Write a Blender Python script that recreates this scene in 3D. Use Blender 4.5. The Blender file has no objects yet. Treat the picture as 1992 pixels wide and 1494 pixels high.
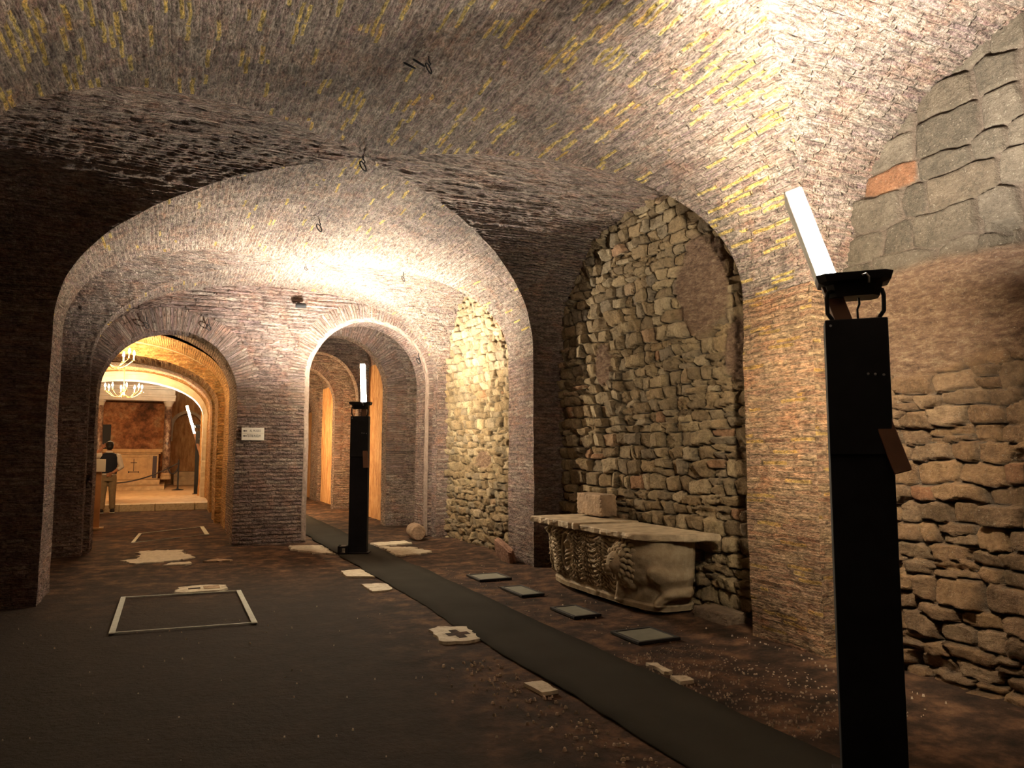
import bpy, bmesh, math, random
import numpy as np
from mathutils import Vector, Matrix, Euler

SC = bpy.context.scene
COL = SC.collection
PI = math.pi
RNG = np.random.default_rng(7)
random.seed(7)

# ------------------------------------------------------------------ camera, world, exposure
F_PX, PITCH, YAW = 1440.0, math.atan(133 / 1440), math.radians(24.695)
cam = bpy.data.cameras.new('camera')
cam.sensor_width = 36.0
cam.lens = F_PX / 1992 * 36.0
cam.clip_start = 0.05
co = bpy.data.objects.new('camera', cam)
COL.objects.link(co)
co.location = (0, 0, 1.45)
co.rotation_euler = (PI / 2 + PITCH, 0, -YAW)
SC.camera = co

SC.view_settings.view_transform = 'Standard'
SC.view_settings.look = 'None'
SC.view_settings.gamma = 1.0
SC.view_settings.use_curve_mapping = False
SC.view_settings.exposure = 0.0
SC.cycles.use_denoising = True
SC.cycles.max_bounces = 8
SC.cycles.diffuse_bounces = 4
SC.cycles.sample_clamp_indirect = 4.0

world = bpy.data.worlds.new('world')
world.use_nodes = True
world.node_tree.nodes['Background'].inputs[0].default_value = (0, 0, 0, 1)
world.node_tree.nodes['Background'].inputs[1].default_value = 0.0
SC.world = world

# light levels of the place's own lamps
TUBE_NEAR, TUBE_MID, TUBE_FAR = 2300.0, 1600.0, 250.0
FLOOD_NEAR, FLOOD_MID, FLOOD_FAR = 5000.0, 8500.0, 9000.0
TUBE_COL = (1.0, 0.86, 0.64)
FLOOD_COL = (1.0, 0.94, 0.84)
BULB, BULB_COL = 1700.0, (1.0, 0.66, 0.32)
CORRIDOR_W = (420.0, 300.0)
CORRIDOR_COL = (1.0, 0.72, 0.40)

# ------------------------------------------------------------------ noise in numpy
_PERM = RNG.random(4096)


def _hash3(i, j, k, s):
    return _PERM[((i * 73856093) ^ (j * 19349663) ^ (k * 83492791) ^ (s * 2654435)) & 4095]


def vn(p, s=0):
    """value noise -1..1 at points p (...,3)"""
    p = np.asarray(p, float)
    f = np.floor(p).astype(np.int64)
    t = p - f
    t = t * t * (3 - 2 * t)
    r = 0
    for dx in (0, 1):
        wx = t[..., 0] if dx else 1 - t[..., 0]
        for dy in (0, 1):
            wy = t[..., 1] if dy else 1 - t[..., 1]
            for dz in (0, 1):
                wz = t[..., 2] if dz else 1 - t[..., 2]
                r = r + wx * wy * wz * _hash3(f[..., 0] + dx, f[..., 1] + dy, f[..., 2] + dz, s)
    return r * 2 - 1


def vvec(p, s=0):
    return np.stack([vn(p, s), vn(p, s + 11), vn(p, s + 23)], -1)


def sstep(a, b, x):
    t = np.clip((x - a) / (b - a), 0, 1)
    return t * t * (3 - 2 * t)


# ------------------------------------------------------------------ mesh helpers
def link(name, me, mats=None, parent=None):
    o = bpy.data.objects.new(name, me)
    COL.objects.link(o)
    if mats is not None:
        for m in (mats if isinstance(mats, (list, tuple)) else [mats]):
            me.materials.append(m)
    if parent is not None:
        o.parent = parent
    return o


def tag(o, label=None, cat=None, group=None, kind=None):
    if label: o['label'] = label
    if cat: o['category'] = cat
    if group: o['group'] = group
    if kind: o['kind'] = kind
    return o


def empty(name, loc=(0, 0, 0), rotz=0.0, label=None, cat=None, group=None):
    o = bpy.data.objects.new(name, None)
    o.empty_display_size = 0.2
    COL.objects.link(o)
    o.location = loc
    o.rotation_euler = (0, 0, rotz)
    return tag(o, label, cat, group)


class Grid:
    """collects quad grids (numpy) with uv; build() links them as ONE mesh"""

    def __init__(self):
        self.v, self.f, self.uv, self.mi, self.n = [], [], [], [], 0
        self.col = []

    def add(self, P, UV=None, flip=False, mat=0, col=None):
        P = np.asarray(P, float)
        a, b = P.shape[:2]
        idx = np.arange(a * b).reshape(a, b) + self.n
        q = np.stack([idx[:-1, :-1], idx[1:, :-1], idx[1:, 1:], idx[:-1, 1:]], -1).reshape(-1, 4)
        if flip:
            q = q[:, ::-1]
        self.v.append(P.reshape(-1, 3))
        self.f.append(q)
        if UV is None:
            UV = P[..., :2]
        self.uv.append(np.asarray(UV, float).reshape(-1, 2))
        self.mi.append(np.full(len(q), mat))
        self.col.append(np.zeros((a * b, 4)) if col is None else np.asarray(col, float).reshape(-1, 4))
        self.n += a * b
        return self

    def build(self, name, mats, parent=None, smooth=False, usecol=False):
        V = np.concatenate(self.v); Fq = np.concatenate(self.f); UV = np.concatenate(self.uv)
        me = bpy.data.meshes.new(name)
        me.vertices.add(len(V)); me.vertices.foreach_set('co', V.ravel())
        me.loops.add(Fq.size); me.loops.foreach_set('vertex_index', Fq.ravel())
        me.polygons.add(len(Fq))
        me.polygons.foreach_set('loop_start', np.arange(len(Fq)) * 4)
        me.polygons.foreach_set('loop_total', np.full(len(Fq), 4))
        me.polygons.foreach_set('material_index', np.concatenate(self.mi).astype(np.int32))
        if smooth:
            me.polygons.foreach_set('use_smooth', np.ones(len(Fq), bool))
        uvl = me.uv_layers.new(name='UVMap')
        uvl.data.foreach_set('uv', UV[Fq.ravel()].ravel())
        if usecol:
            ca = me.color_attributes.new('stone', 'FLOAT_COLOR', 'POINT')
            ca.data.foreach_set('color', np.concatenate(self.col).astype(np.float32).ravel())
        me.update(calc_edges=True)
        me.validate()
        return link(name, me, mats, parent)


def bmobj(name, bm, mat, parent=None, smooth=False):
    me = bpy.data.meshes.new(name)
    bmesh.ops.recalc_face_normals(bm, faces=bm.faces[:])
    if smooth:
        for f in bm.faces: f.smooth = True
    bm.to_mesh(me); bm.free()
    return link(name, me, mat, parent)


def box(bm, lo, hi, bev=0.0, seg=2, mtx=None):
    ret = bmesh.ops.create_cube(bm, size=1.0)
    vs = ret['verts']
    for v in vs:
        v.co = Vector([lo[i] + (v.co[i] + 0.5) * (hi[i] - lo[i]) for i in range(3)])
    if bev > 0:
        es = list({e for v in vs for e in v.link_edges})
        r = bmesh.ops.bevel(bm, geom=es, offset=bev, segments=seg, affect='EDGES', profile=0.5)
        vs = list({v for f in r['faces'] for v in f.verts} | {v for v in vs if v.is_valid})
    if mtx is not None:
        for v in vs: v.co = mtx @ v.co
    return vs


def tube(bm, pts, rad, n=8, cap=True):
    pts = [Vector(p) for p in pts]
    if not hasattr(rad, '__len__'): rad = [rad] * len(pts)
    rings = []
    ref = None
    for i, p in enumerate(pts):
        d = (pts[min(i + 1, len(pts) - 1)] - pts[max(i - 1, 0)]).normalized()
        if ref is None:
            ref = d.orthogonal().normalized()
        ref = (ref - d * ref.dot(d)).normalized()
        b = d.cross(ref)
        rings.append([bm.verts.new(p + (ref * math.cos(2 * PI * k / n) + b * math.sin(2 * PI * k / n)) * rad[i]) for k in range(n)])
    for a, b in zip(rings, rings[1:]):
        for k in range(n):
            bm.faces.new((a[k], a[(k + 1) % n], b[(k + 1) % n], b[k]))
    if cap:
        bm.faces.new(rings[0][::-1]); bm.faces.new(rings[-1])
    return rings


def loft(bm, rings, cap=True):
    """rings: list of lists of points (same count)"""
    R = [[bm.verts.new(Vector(p)) for p in r] for r in rings]
    n = len(R[0])
    for a, b in zip(R, R[1:]):
        for k in range(n):
            bm.faces.new((a[k], a[(k + 1) % n], b[(k + 1) % n], b[k]))
    if cap:
        bm.faces.new(R[0][::-1]); bm.faces.new(R[-1])
    return R


def lathe(bm, prof, n=20, c=(0, 0, 0)):
    rings = [[(c[0] + r * math.cos(2 * PI * k / n), c[1] + r * math.sin(2 * PI * k / n), c[2] + z) for k in range(n)] for r, z in prof]
    return loft(bm, rings)


def ell(cx, cy, cz, rx, ry, n=14, tilt=0.0):
    return [(cx + rx * math.cos(2 * PI * k / n), cy + ry * math.sin(2 * PI * k / n), cz + tilt * math.sin(2 * PI * k / n)) for k in range(n)]


def blob(bm, c, r, sub=3, rough=0.0, seed=0, sq=0.0):
    g = bmesh.ops.create_icosphere(bm, subdivisions=sub, radius=1.0)
    vs = g['verts']
    P = np.array([v.co[:] for v in vs])
    if sq > 0:
        m = np.max(np.abs(P), 1, keepdims=True)
        P = P * (1 - sq) + sq * P / m
    P = P + (vvec(P * 1.7 + seed * 3.1, seed) * rough + vvec(P * 4.1 + seed, seed + 5) * rough * 0.4)
    for v, p in zip(vs, P):
        v.co = Vector((c[0] + p[0] * r[0], c[1] + p[1] * r[1], c[2] + p[2] * r[2]))
    return vs


# ------------------------------------------------------------------ materials
class NT:
    def __init__(self, name):
        self.m = bpy.data.materials.new(name)
        self.m.use_nodes = True
        self.t = self.m.node_tree
        self.b = self.t.nodes['Principled BSDF']
        self.b.inputs['Specular IOR Level'].default_value = 0.15
        self.b.inputs['Roughness'].default_value = 0.9

    def n(self, typ, **kw):
        nd = self.t.nodes.new(typ)
        for k, v in kw.items():
            if k.startswith('_'):
                setattr(nd, k[1:], v)
        return nd

    def lk(self, a, b):
        self.t.links.new(a, b)

    def put(self, sock, v):
        if hasattr(v, 'is_output') or isinstance(v, bpy.types.NodeSocket):
            self.lk(v, sock)
        else:
            sock.default_value = v

    def math(self, op, a, b=0.0, c=None):
        nd = self.n('ShaderNodeMath', _operation=op)
        self.put(nd.inputs[0], a); self.put(nd.inputs[1], b)
        if c is not None: self.put(nd.inputs[2], c)
        return nd.outputs[0]

    def mixc(self, f, a, b, mode='MIX'):
        nd = self.n('ShaderNodeMix', _data_type='RGBA', _blend_type=mode)
        self.put(nd.inputs[0], f)
        self.put(nd.inputs[6], a if not isinstance(a, tuple) else (*a, 1)[:4])
        self.put(nd.inputs[7], b if not isinstance(b, tuple) else (*b, 1)[:4])
        return nd.outputs[2]

    def ramp(self, f, stops, interp='LINEAR'):
        nd = self.n('ShaderNodeValToRGB')
        nd.color_ramp.interpolation = interp
        el = nd.color_ramp.elements
        while len(el) < len(stops): el.new(0.5)
        for e, (p, c) in zip(el, stops):
            e.position = p
            e.color = (*c, 1) if isinstance(c, tuple) else (c, c, c, 1)
        self.put(nd.inputs[0], f)
        return nd.outputs[0]

    def noise(self, vec, scale, detail=3.0, rough=0.55, out=0):
        nd = self.n('ShaderNodeTexNoise')
        if vec is not None: self.lk(vec, nd.inputs['Vector'])
        nd.inputs['Scale'].default_value = scale
        nd.inputs['Detail'].default_value = detail
        nd.inputs['Roughness'].default_value = rough
        return nd.outputs[out]

    def coord(self, which):
        return self.n('ShaderNodeTexCoord').outputs[which]

    def pos(self):
        return self.n('ShaderNodeNewGeometry').outputs['Position']

    def bump(self, h, strength=0.6, dist=0.02, normal=None):
        nd = self.n('ShaderNodeBump')
        nd.inputs['Strength'].default_value = strength
        nd.inputs['Distance'].default_value = dist
        self.lk(h, nd.inputs['Height'])
        if normal is not None: self.lk(normal, nd.inputs['Normal'])
        return nd.outputs[0]

    def done(self, col=None, normal=None, rough=None, metal=None, spec=None):
        if col is not None: self.put(self.b.inputs['Base Color'], (*col, 1) if isinstance(col, tuple) else col)
        if normal is not None: self.lk(normal, self.b.inputs['Normal'])
        if rough is not None: self.put(self.b.inputs['Roughness'], rough)
        if metal is not None: self.b.inputs['Metallic'].default_value = metal
        if spec is not None: self.b.inputs['Specular IOR Level'].default_value = spec
        return self.m


BH, BW = 0.042, 0.25          # brick course and length


def brick_mat(name, cols, mortar, yellow=0.0, stain=(0.55, 1.1), bumpd=0.03, mort=0.2, crumble=0.5, grit=0.8, ycol=((0.62, 0.42, 0.10), (0.70, 0.52, 0.16))):
    k = NT(name)
    uv = k.coord('UV')
    wob = k.noise(uv, 7.0, 3.0)
    sep = k.n('ShaderNodeSeparateXYZ'); k.lk(uv, sep.inputs[0])
    u, v = sep.outputs[0], sep.outputs[1]
    v2 = k.math('ADD', v, k.math('MULTIPLY', k.math('SUBTRACT', wob, 0.5), 0.03))
    rowf = k.math('DIVIDE', v2, BH)
    row = k.math('FLOOR', rowf)
    fv = k.math('FRACT', rowf)
    wn = k.n('ShaderNodeTexWhiteNoise', _noise_dimensions='1D'); k.lk(row, wn.inputs['W'])
    u2 = k.math('ADD', k.math('DIVIDE', u, BW), k.math('MULTIPLY', wn.outputs[0], 7.0))
    colf = k.math('FLOOR', u2)
    fu = k.math('FRACT', u2)
    cmb = k.n('ShaderNodeCombineXYZ'); k.lk(row, cmb.inputs[0]); k.lk(colf, cmb.inputs[1])
    wid = k.n('ShaderNodeTexWhiteNoise', _noise_dimensions='2D'); k.lk(cmb.outputs[0], wid.inputs['Vector'])
    rid = wid.outputs[0]
    n = len(cols)
    bc = k.ramp(rid, [((i + 0.5) / n, c) for i, c in enumerate(cols)])
    pos = k.pos()
    big = k.noise(pos, 1.1, 4.0, 0.6)
    mid = k.noise(pos, 9.0, 4.0, 0.65)
    fine = k.noise(pos, 46.0, 4.0, 0.7)
    mg = k.math('MAXIMUM', k.ramp(fv, [(0.0, 1.0), (mort, 1.0), (mort + 0.16, 0.0)]), k.ramp(fu, [(0.0, 1.0), (0.05, 1.0), (0.09, 0.0)]))
    mg = k.math('MULTIPLY', mg, k.ramp(mid, [(0.3, 0.25), (0.55, 1.0)]))
    c = k.mixc(mg, bc, (*mortar, 1))
    c = k.mixc(k.math('MULTIPLY', k.ramp(fine, [(0.42, 0.0), (0.62, 1.0)]), crumble), c, (*[m * 0.9 for m in mortar], 1))
    if yellow > 0:
        w2 = k.n('ShaderNodeTexWhiteNoise', _noise_dimensions='3D')
        c3 = k.n('ShaderNodeCombineXYZ'); k.lk(row, c3.inputs[0]); k.lk(colf, c3.inputs[1]); c3.inputs[2].default_value = 3.7
        k.lk(c3.outputs[0], w2.inputs['Vector'])
        patch = k.ramp(k.noise(pos, 0.75, 2.0), [(0.36, 0.10), (0.60, 1.0)])
        yp = k.n('ShaderNodeSeparateXYZ'); k.lk(pos, yp.inputs[0])
        patch = k.math('MULTIPLY', patch, k.ramp(k.math('MULTIPLY', yp.outputs[1], 0.1), [(0.45, 1.0), (0.75, 0.18)]))
        ysel = k.math('LESS_THAN', w2.outputs[0], k.math('MULTIPLY', patch, yellow))
        ysel = k.math('MULTIPLY', ysel, k.math('SUBTRACT', 1.0, k.math('MULTIPLY', mg, 0.85)))
        ysel = k.math('MULTIPLY', ysel, k.ramp(fine, [(0.34, 0.15), (0.48, 0.95)]))
        ysel = k.math('MULTIPLY', ysel, k.ramp(fv, [(0.28, 0.0), (0.42, 1.0), (0.86, 1.0), (0.98, 0.0)]))
        c = k.mixc(ysel, c, k.mixc(rid, (*ycol[0], 1), (*ycol[1], 1)))
    gm = k.n('ShaderNodeMapping'); gm.inputs['Scale'].default_value = (0.42, 1.25, 1.0); k.lk(uv, gm.inputs[0])
    g1 = k.noise(gm.outputs[0], 21.0, 3.0, 0.6); g2 = k.noise(gm.outputs[0], 66.0, 3.0, 0.6)
    c = k.mixc(1.0, c, k.ramp(g1, [(0.34, 1 - 0.45 * grit), (0.62, 1 + 0.35 * grit)]), 'MULTIPLY')
    c = k.mixc(1.0, c, k.ramp(g2, [(0.34, 1 - 0.50 * grit), (0.62, 1 + 0.38 * grit)]), 'MULTIPLY')
    hue = k.noise(pos, 4.0, 4.0, 0.7)
    c = k.mixc(1.0, c, k.ramp(hue, [(0.32, (0.96, 0.96, 0.98)), (0.5, (1.0, 1.0, 1.0)), (0.68, (1.12, 0.93, 0.84))]), 'MULTIPLY')
    st = k.ramp(big, [(0.3, stain[0]), (0.7, stain[1])])
    c = k.mixc(1.0, c, st, 'MULTIPLY')
    h = k.math('ADD', k.math('MULTIPLY', mg, -0.6), k.math('ADD', k.math('MULTIPLY', fine, 0.9), k.math('MULTIPLY', mid, 0.9)))
    h = k.math('ADD', h, k.math('ADD', k.math('MULTIPLY', rid, 0.35), k.math('ADD', k.math('MULTIPLY', g1, 0.8), k.math('MULTIPLY', g2, 0.5))))
    return k.done(c, k.bump(h, 1.0, bumpd), 0.92)


def plain(name, col, rough=0.7, metal=0.0, noise=0.0, nscale=20.0, bump=0.0, spec=0.3, bscale=60.0):
    k = NT(name)
    c = (*col, 1)
    nrm = None
    if noise > 0:
        nz = k.noise(k.coord('Object'), nscale, 4.0)
        c = k.mixc(1.0, (*col, 1), k.ramp(nz, [(0.3, 1 - noise), (0.7, 1 + noise)]), 'MULTIPLY')
    if bump > 0:
        nrm = k.bump(k.noise(k.coord('Object'), bscale, 4.0), 0.8, bump)
    return k.done(c if not isinstance(c, tuple) else tuple(c[:3]), nrm, rough, metal, spec)


def emit_mat(name, col, strength):
    m = bpy.data.materials.new(name)
    m.use_nodes = True
    t = m.node_tree
    t.nodes.clear()
    e = t.nodes.new('ShaderNodeEmission'); o = t.nodes.new('ShaderNodeOutputMaterial')
    e.inputs[0].default_value = (*col, 1); e.inputs[1].default_value = strength
    t.links.new(e.outputs[0], o.inputs[0])
    return m


PINKS = [(0.25, 0.165, 0.135), (0.33, 0.225, 0.18), (0.29, 0.195, 0.18), (0.37, 0.27, 0.215), (0.27, 0.20, 0.175), (0.36, 0.23, 0.17), (0.40, 0.315, 0.25)]
WARMS = [(0.36, 0.195, 0.115), (0.48, 0.30, 0.17), (0.42, 0.25, 0.16), (0.54, 0.36, 0.20), (0.39, 0.23, 0.135), (0.50, 0.28, 0.155)]
MORT = (0.34, 0.27, 0.20)
M = {}
M['vault'] = brick_mat('vault_brick', PINKS, MORT, yellow=0.36, bumpd=0.06, crumble=0.8, grit=1.0)
M['vault_plain'] = brick_mat('vault_brick_plain', PINKS, MORT, yellow=0.0, bumpd=0.06, crumble=0.7, grit=1.0)
M['pier'] = brick_mat('pier_brick', WARMS, (0.33, 0.22, 0.13), yellow=0.22, bumpd=0.06, crumble=0.35, mort=0.26, grit=0.9, ycol=((0.50, 0.30, 0.085), (0.58, 0.38, 0.12)))
M['wallbrick'] = brick_mat('wall_brick', PINKS, (0.24, 0.175, 0.14), yellow=0.0, bumpd=0.06, crumble=0.3, mort=0.28, grit=0.9)
M['ring'] = brick_mat('arch_ring_brick', PINKS, (0.20, 0.15, 0.11), bumpd=0.03, crumble=0.25, mort=0.26)
M['orange'] = brick_mat('chapel_brick', [(0.34, 0.17, 0.06), (0.45, 0.25, 0.09), (0.39, 0.20, 0.08), (0.50, 0.30, 0.12)], (0.42, 0.27, 0.13), bumpd=0.025, crumble=0.4)
k = NT('plaster_ochre')
_p = k.pos()
_mp = k.n('ShaderNodeMapping'); _mp.inputs['Scale'].default_value = (3, 3, 0.7); k.lk(_p, _mp.inputs[0])
_n = k.noise(_mp.outputs[0], 3.0, 6.0, 0.7)
M['ochre'] = k.done(k.ramp(_n, [(0.3, (0.22, 0.10, 0.045)), (0.47, (0.42, 0.22, 0.09)), (0.62, (0.56, 0.34, 0.15)), (0.75, (0.62, 0.44, 0.24))]), k.bump(_n, 0.8, 0.03), 0.9)
k = NT('plaster_pale')
_n = k.noise(k.pos(), 6.0, 5.0)
M['plaster'] = k.done(k.ramp(_n, [(0.3, (0.46, 0.38, 0.27)), (0.7, (0.62, 0.53, 0.39))]), k.bump(_n, 0.4, 0.01), 0.85)
k = NT('lime_rim')
_n = k.noise(k.pos(), 22.0, 5.0, 0.7)
M['rim'] = k.done(k.ramp(_n, [(0.3, (0.18, 0.13, 0.10)), (0.7, (0.29, 0.215, 0.17))]), k.bump(_n, 0.8, 0.02), 0.9)
k = NT('fresco')
_p = k.pos()
_n = k.noise(_p, 1.3, 6.0, 0.75); _n2 = k.noise(_p, 7.0, 5.0, 0.7)
_c = k.ramp(_n, [(0.36, (0.07, 0.035, 0.022)), (0.46, (0.20, 0.085, 0.04)), (0.55, (0.36, 0.17, 0.08)), (0.66, (0.45, 0.30, 0.17))])
M['fresco'] = k.done(k.mixc(1.0, _c, k.ramp(_n2, [(0.35, 0.6), (0.65, 1.25)]), 'MULTIPLY'), k.bump(_n2, 0.5, 0.02), 0.9)

# rubble (per-stone colour from the mesh's own attribute)
def rubble_mat(name, stops, mo1=(0.055, 0.04, 0.028), mo2=(0.13, 0.10, 0.07), speck=0.25):
    k = NT(name)
    at = k.n('ShaderNodeAttribute', _attribute_name='stone')
    sp = k.n('ShaderNodeSeparateColor'); k.lk(at.outputs['Color'], sp.inputs[0])
    _p = k.pos()
    f1 = k.noise(_p, 38.0, 5.0, 0.7); f2 = k.noise(_p, 9.0, 4.0, 0.6); mp = k.n('ShaderNodeMapping'); mp.inputs['Scale'].default_value = (0.5, 0.5, 1.5); k.lk(_p, mp.inputs[0])
    f3 = k.noise(mp.outputs[0], 26.0, 6.0, 0.78)
    _sc = k.ramp(sp.outputs[0], stops)
    _sc = k.mixc(1.0, _sc, k.ramp(f2, [(0.3, 0.7), (0.7, 1.2)]), 'MULTIPLY')
    _sc = k.mixc(1.0, _sc, k.ramp(f1, [(0.3, 0.72), (0.7, 1.22)]), 'MULTIPLY')
    _mo = k.mixc(f1, (*mo1, 1), (*mo2, 1))
    _c = k.mixc(sp.outputs[1], _sc, _mo)
    _pa = k.ramp(f3, [(0.30, (0.075, 0.047, 0.032)), (0.44, (0.155, 0.092, 0.058)), (0.55, (0.22, 0.14, 0.085)), (0.66, (0.31, 0.22, 0.14))])
    _c = k.mixc(sp.outputs[2], _c, _pa)
    _c = k.mixc(k.math('MULTIPLY', k.ramp(k.noise(_p, 55.0, 4.0, 0.8), [(0.60, 0.0), (0.68, 1.0)]), speck), _c, (0.42, 0.36, 0.27, 1))
    return k.done(_c, k.bump(k.math('ADD', f1, k.math('ADD', k.math('MULTIPLY', f2, 0.7), k.math('MULTIPLY', f3, 0.8))), 1.0, 0.028), 0.92)


M['rubble'] = rubble_mat('rubble_stone', [(0.05, (0.22, 0.155, 0.085)), (0.25, (0.35, 0.24, 0.125)), (0.45, (0.27, 0.195, 0.11)), (0.6, (0.43, 0.315, 0.175)), (0.78, (0.22, 0.168, 0.11)), (0.96, (0.46, 0.35, 0.21)), (0.985, (0.34, 0.19, 0.10))])
M['rubble_near'] = rubble_mat('rubble_stone_near', [(0.05, (0.10, 0.08, 0.055)), (0.15, (0.15, 0.12, 0.085)), (0.3, (0.12, 0.095, 0.065)), (0.5, (0.22, 0.132, 0.070)), (0.65, (0.30, 0.180, 0.092)), (0.8, (0.19, 0.117, 0.066)), (0.95, (0.28, 0.185, 0.108)), (0.985, (0.22, 0.095, 0.045))], (0.05, 0.034, 0.024), (0.21, 0.16, 0.115), 0.55)

# floor
k = NT('earth_floor')
_p = k.pos()
sx = k.n('ShaderNodeSeparateXYZ'); k.lk(_p, sx.inputs[0])
n1 = k.noise(_p, 0.9, 5.0, 0.6); n2 = k.noise(_p, 24.0, 5.0, 0.7); n3 = k.noise(_p, 5.0, 4.0, 0.65)
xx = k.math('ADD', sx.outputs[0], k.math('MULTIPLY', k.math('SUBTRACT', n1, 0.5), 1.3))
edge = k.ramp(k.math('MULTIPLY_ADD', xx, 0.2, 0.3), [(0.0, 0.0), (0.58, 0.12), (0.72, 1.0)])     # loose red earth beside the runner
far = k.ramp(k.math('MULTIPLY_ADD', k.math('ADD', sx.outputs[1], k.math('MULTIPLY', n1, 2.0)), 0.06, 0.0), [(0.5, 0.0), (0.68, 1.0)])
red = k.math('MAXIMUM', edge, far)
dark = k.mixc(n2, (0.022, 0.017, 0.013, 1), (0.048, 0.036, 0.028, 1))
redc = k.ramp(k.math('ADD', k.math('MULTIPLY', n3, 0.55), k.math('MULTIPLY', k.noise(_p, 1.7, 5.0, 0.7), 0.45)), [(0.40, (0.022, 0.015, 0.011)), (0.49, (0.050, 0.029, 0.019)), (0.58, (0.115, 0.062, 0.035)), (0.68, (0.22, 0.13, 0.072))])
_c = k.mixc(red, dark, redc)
vo = k.n('ShaderNodeTexVoronoi'); vo.inputs['Scale'].default_value = 34.0; k.lk(_p, vo.inputs['Vector'])
peb = k.math('MULTIPLY', k.ramp(vo.outputs['Distance'], [(0.10, 1.0), (0.22, 0.0)]), k.math('MULTIPLY', k.math('GREATER_THAN', k.noise(_p, 2.1, 4.0, 0.7), 0.6), edge))
_c = k.mixc(k.math('MULTIPLY', peb, 0.6), _c, (0.24, 0.175, 0.12, 1))
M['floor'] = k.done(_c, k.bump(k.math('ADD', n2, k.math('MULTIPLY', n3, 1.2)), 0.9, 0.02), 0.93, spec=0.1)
k = NT('carpet_mat')
n2 = k.noise(k.pos(), 160.0, 3.0, 0.7); n3 = k.noise(k.pos(), 2.0, 4.0)
M['carpet'] = k.done(k.mixc(n3, (0.030, 0.027, 0.022, 1), (0.052, 0.048, 0.039, 1)), k.bump(n2, 0.7, 0.006), 0.97, spec=0.03)

k = NT('marble_worn')
_n = k.noise(k.pos(), 14.0, 6.0, 0.75)
M['marble'] = k.done(k.ramp(_n, [(0.3, (0.25, 0.19, 0.12)), (0.45, (0.50, 0.42, 0.30)), (0.7, (0.66, 0.58, 0.43))]), k.bump(_n, 0.6, 0.012), 0.7)
k = NT('sarcophagus_marble')
_n = k.noise(k.coord('Object'), 9.0, 6.0, 0.7); _n2 = k.noise(k.coord('Object'), 60.0, 4.0)
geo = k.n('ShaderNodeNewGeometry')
M['sarc'] = k.done(k.mixc(k.ramp(geo.outputs['Pointiness'], [(0.46, 1.0), (0.53, 0.0)]), k.ramp(_n, [(0.3, (0.27, 0.20, 0.12)), (0.5, (0.40, 0.31, 0.19)), (0.75, (0.52, 0.43, 0.29))]), (0.13, 0.09, 0.055, 1)), k.bump(_n2, 0.5, 0.008), 0.75)  # creases darkened in the colour to deepen the shade of the carving
M['pebble'] = plain('pebble_stone', (0.42, 0.32, 0.23), 0.9, noise=0.5, nscale=3.0)
M['slab'] = plain('lid_marble', (0.42, 0.32, 0.20), 0.75, noise=0.35, nscale=7.0, bump=0.02, bscale=14.0)
M['stonebrown'] = plain('brown_stone', (0.34, 0.23, 0.14), 0.9, noise=0.3, nscale=8.0, bump=0.03, bscale=22.0)
M['drum'] = plain('drum_stone', (0.22, 0.14, 0.085), 0.9, noise=0.35, nscale=9.0, bump=0.03, bscale=25.0)
M['stonedark'] = plain('dark_brown_stone', (0.16, 0.11, 0.07), 0.9, noise=0.35, nscale=8.0, bump=0.03, bscale=22.0)
M['stonered'] = plain('red_brick_fragment', (0.26, 0.14, 0.09), 0.9, noise=0.3, nscale=9.0, bump=0.03, bscale=25.0)
M['white_line'] = plain('white_strip', (0.50, 0.50, 0.42), 0.8, noise=0.15, nscale=30.0)
M['black'] = plain('black_painted_steel', (0.011, 0.012, 0.014), 0.6, noise=0.35, nscale=6.0, spec=0.18)
M['black_matt'] = plain('black_iron', (0.012, 0.011, 0.011), 0.6, spec=0.3)
M['panel'] = plain('grey_plaque_glass', (0.17, 0.17, 0.135), 0.5, spec=0.4, noise=0.15, nscale=12.0)
M['batten'] = plain('brown_batten', (0.17, 0.085, 0.05), 0.6, noise=0.15, nscale=10.0)
M['batten_white'] = plain('white_batten', (0.72, 0.68, 0.58), 0.5)
M['rivet'] = plain('steel_rivet', (0.45, 0.45, 0.42), 0.35, metal=0.8)
M['sign'] = plain('cream_sign_board', (0.66, 0.60, 0.50), 0.6)
M['sign2'] = plain('white_sign_board', (0.78, 0.76, 0.68), 0.6)
M['ink'] = plain('black_ink', (0.015, 0.012, 0.012), 0.7)
M['green'] = plain('green_ink', (0.02, 0.10, 0.05), 0.7)
M['wood'] = plain('pale_wood', (0.45, 0.25, 0.12), 0.6, noise=0.2, nscale=4.0)
M['skin'] = plain('skin', (0.42, 0.20, 0.12), 0.6)
M['hair'] = plain('black_hair', (0.012, 0.010, 0.010), 0.6)
M['navy'] = plain('navy_vest', (0.012, 0.015, 0.028), 0.85, bump=0.004)
M['shirt'] = plain('white_shirt', (0.62, 0.56, 0.50), 0.85, bump=0.006, bscale=25.0)
M['khaki'] = plain('khaki_cloth', (0.25, 0.19, 0.12), 0.9, noise=0.12, bump=0.008, bscale=18.0)
M['shoe'] = plain('dark_shoe', (0.02, 0.018, 0.02), 0.6)
M['shoe_white'] = plain('white_sole', (0.55, 0.52, 0.47), 0.7)
M['brass'] = plain('pale_brass', (0.62, 0.46, 0.22), 0.35, metal=0.7)
M['bulb'] = emit_mat('warm_bulb', BULB_COL, BULB)
M['candle'] = plain('candle_sleeve', (0.72, 0.62, 0.42), 0.6)
k = NT('veined_marble')
_n = k.noise(k.coord('Object'), 5.0, 6.0, 0.7)
M['column'] = k.done(k.ramp(_n, [(0.38, (0.05, 0.03, 0.025)), (0.5, (0.20, 0.12, 0.085)), (0.58, (0.42, 0.34, 0.26)), (0.66, (0.10, 0.06, 0.05))]), None, 0.35, spec=0.5)
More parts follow.
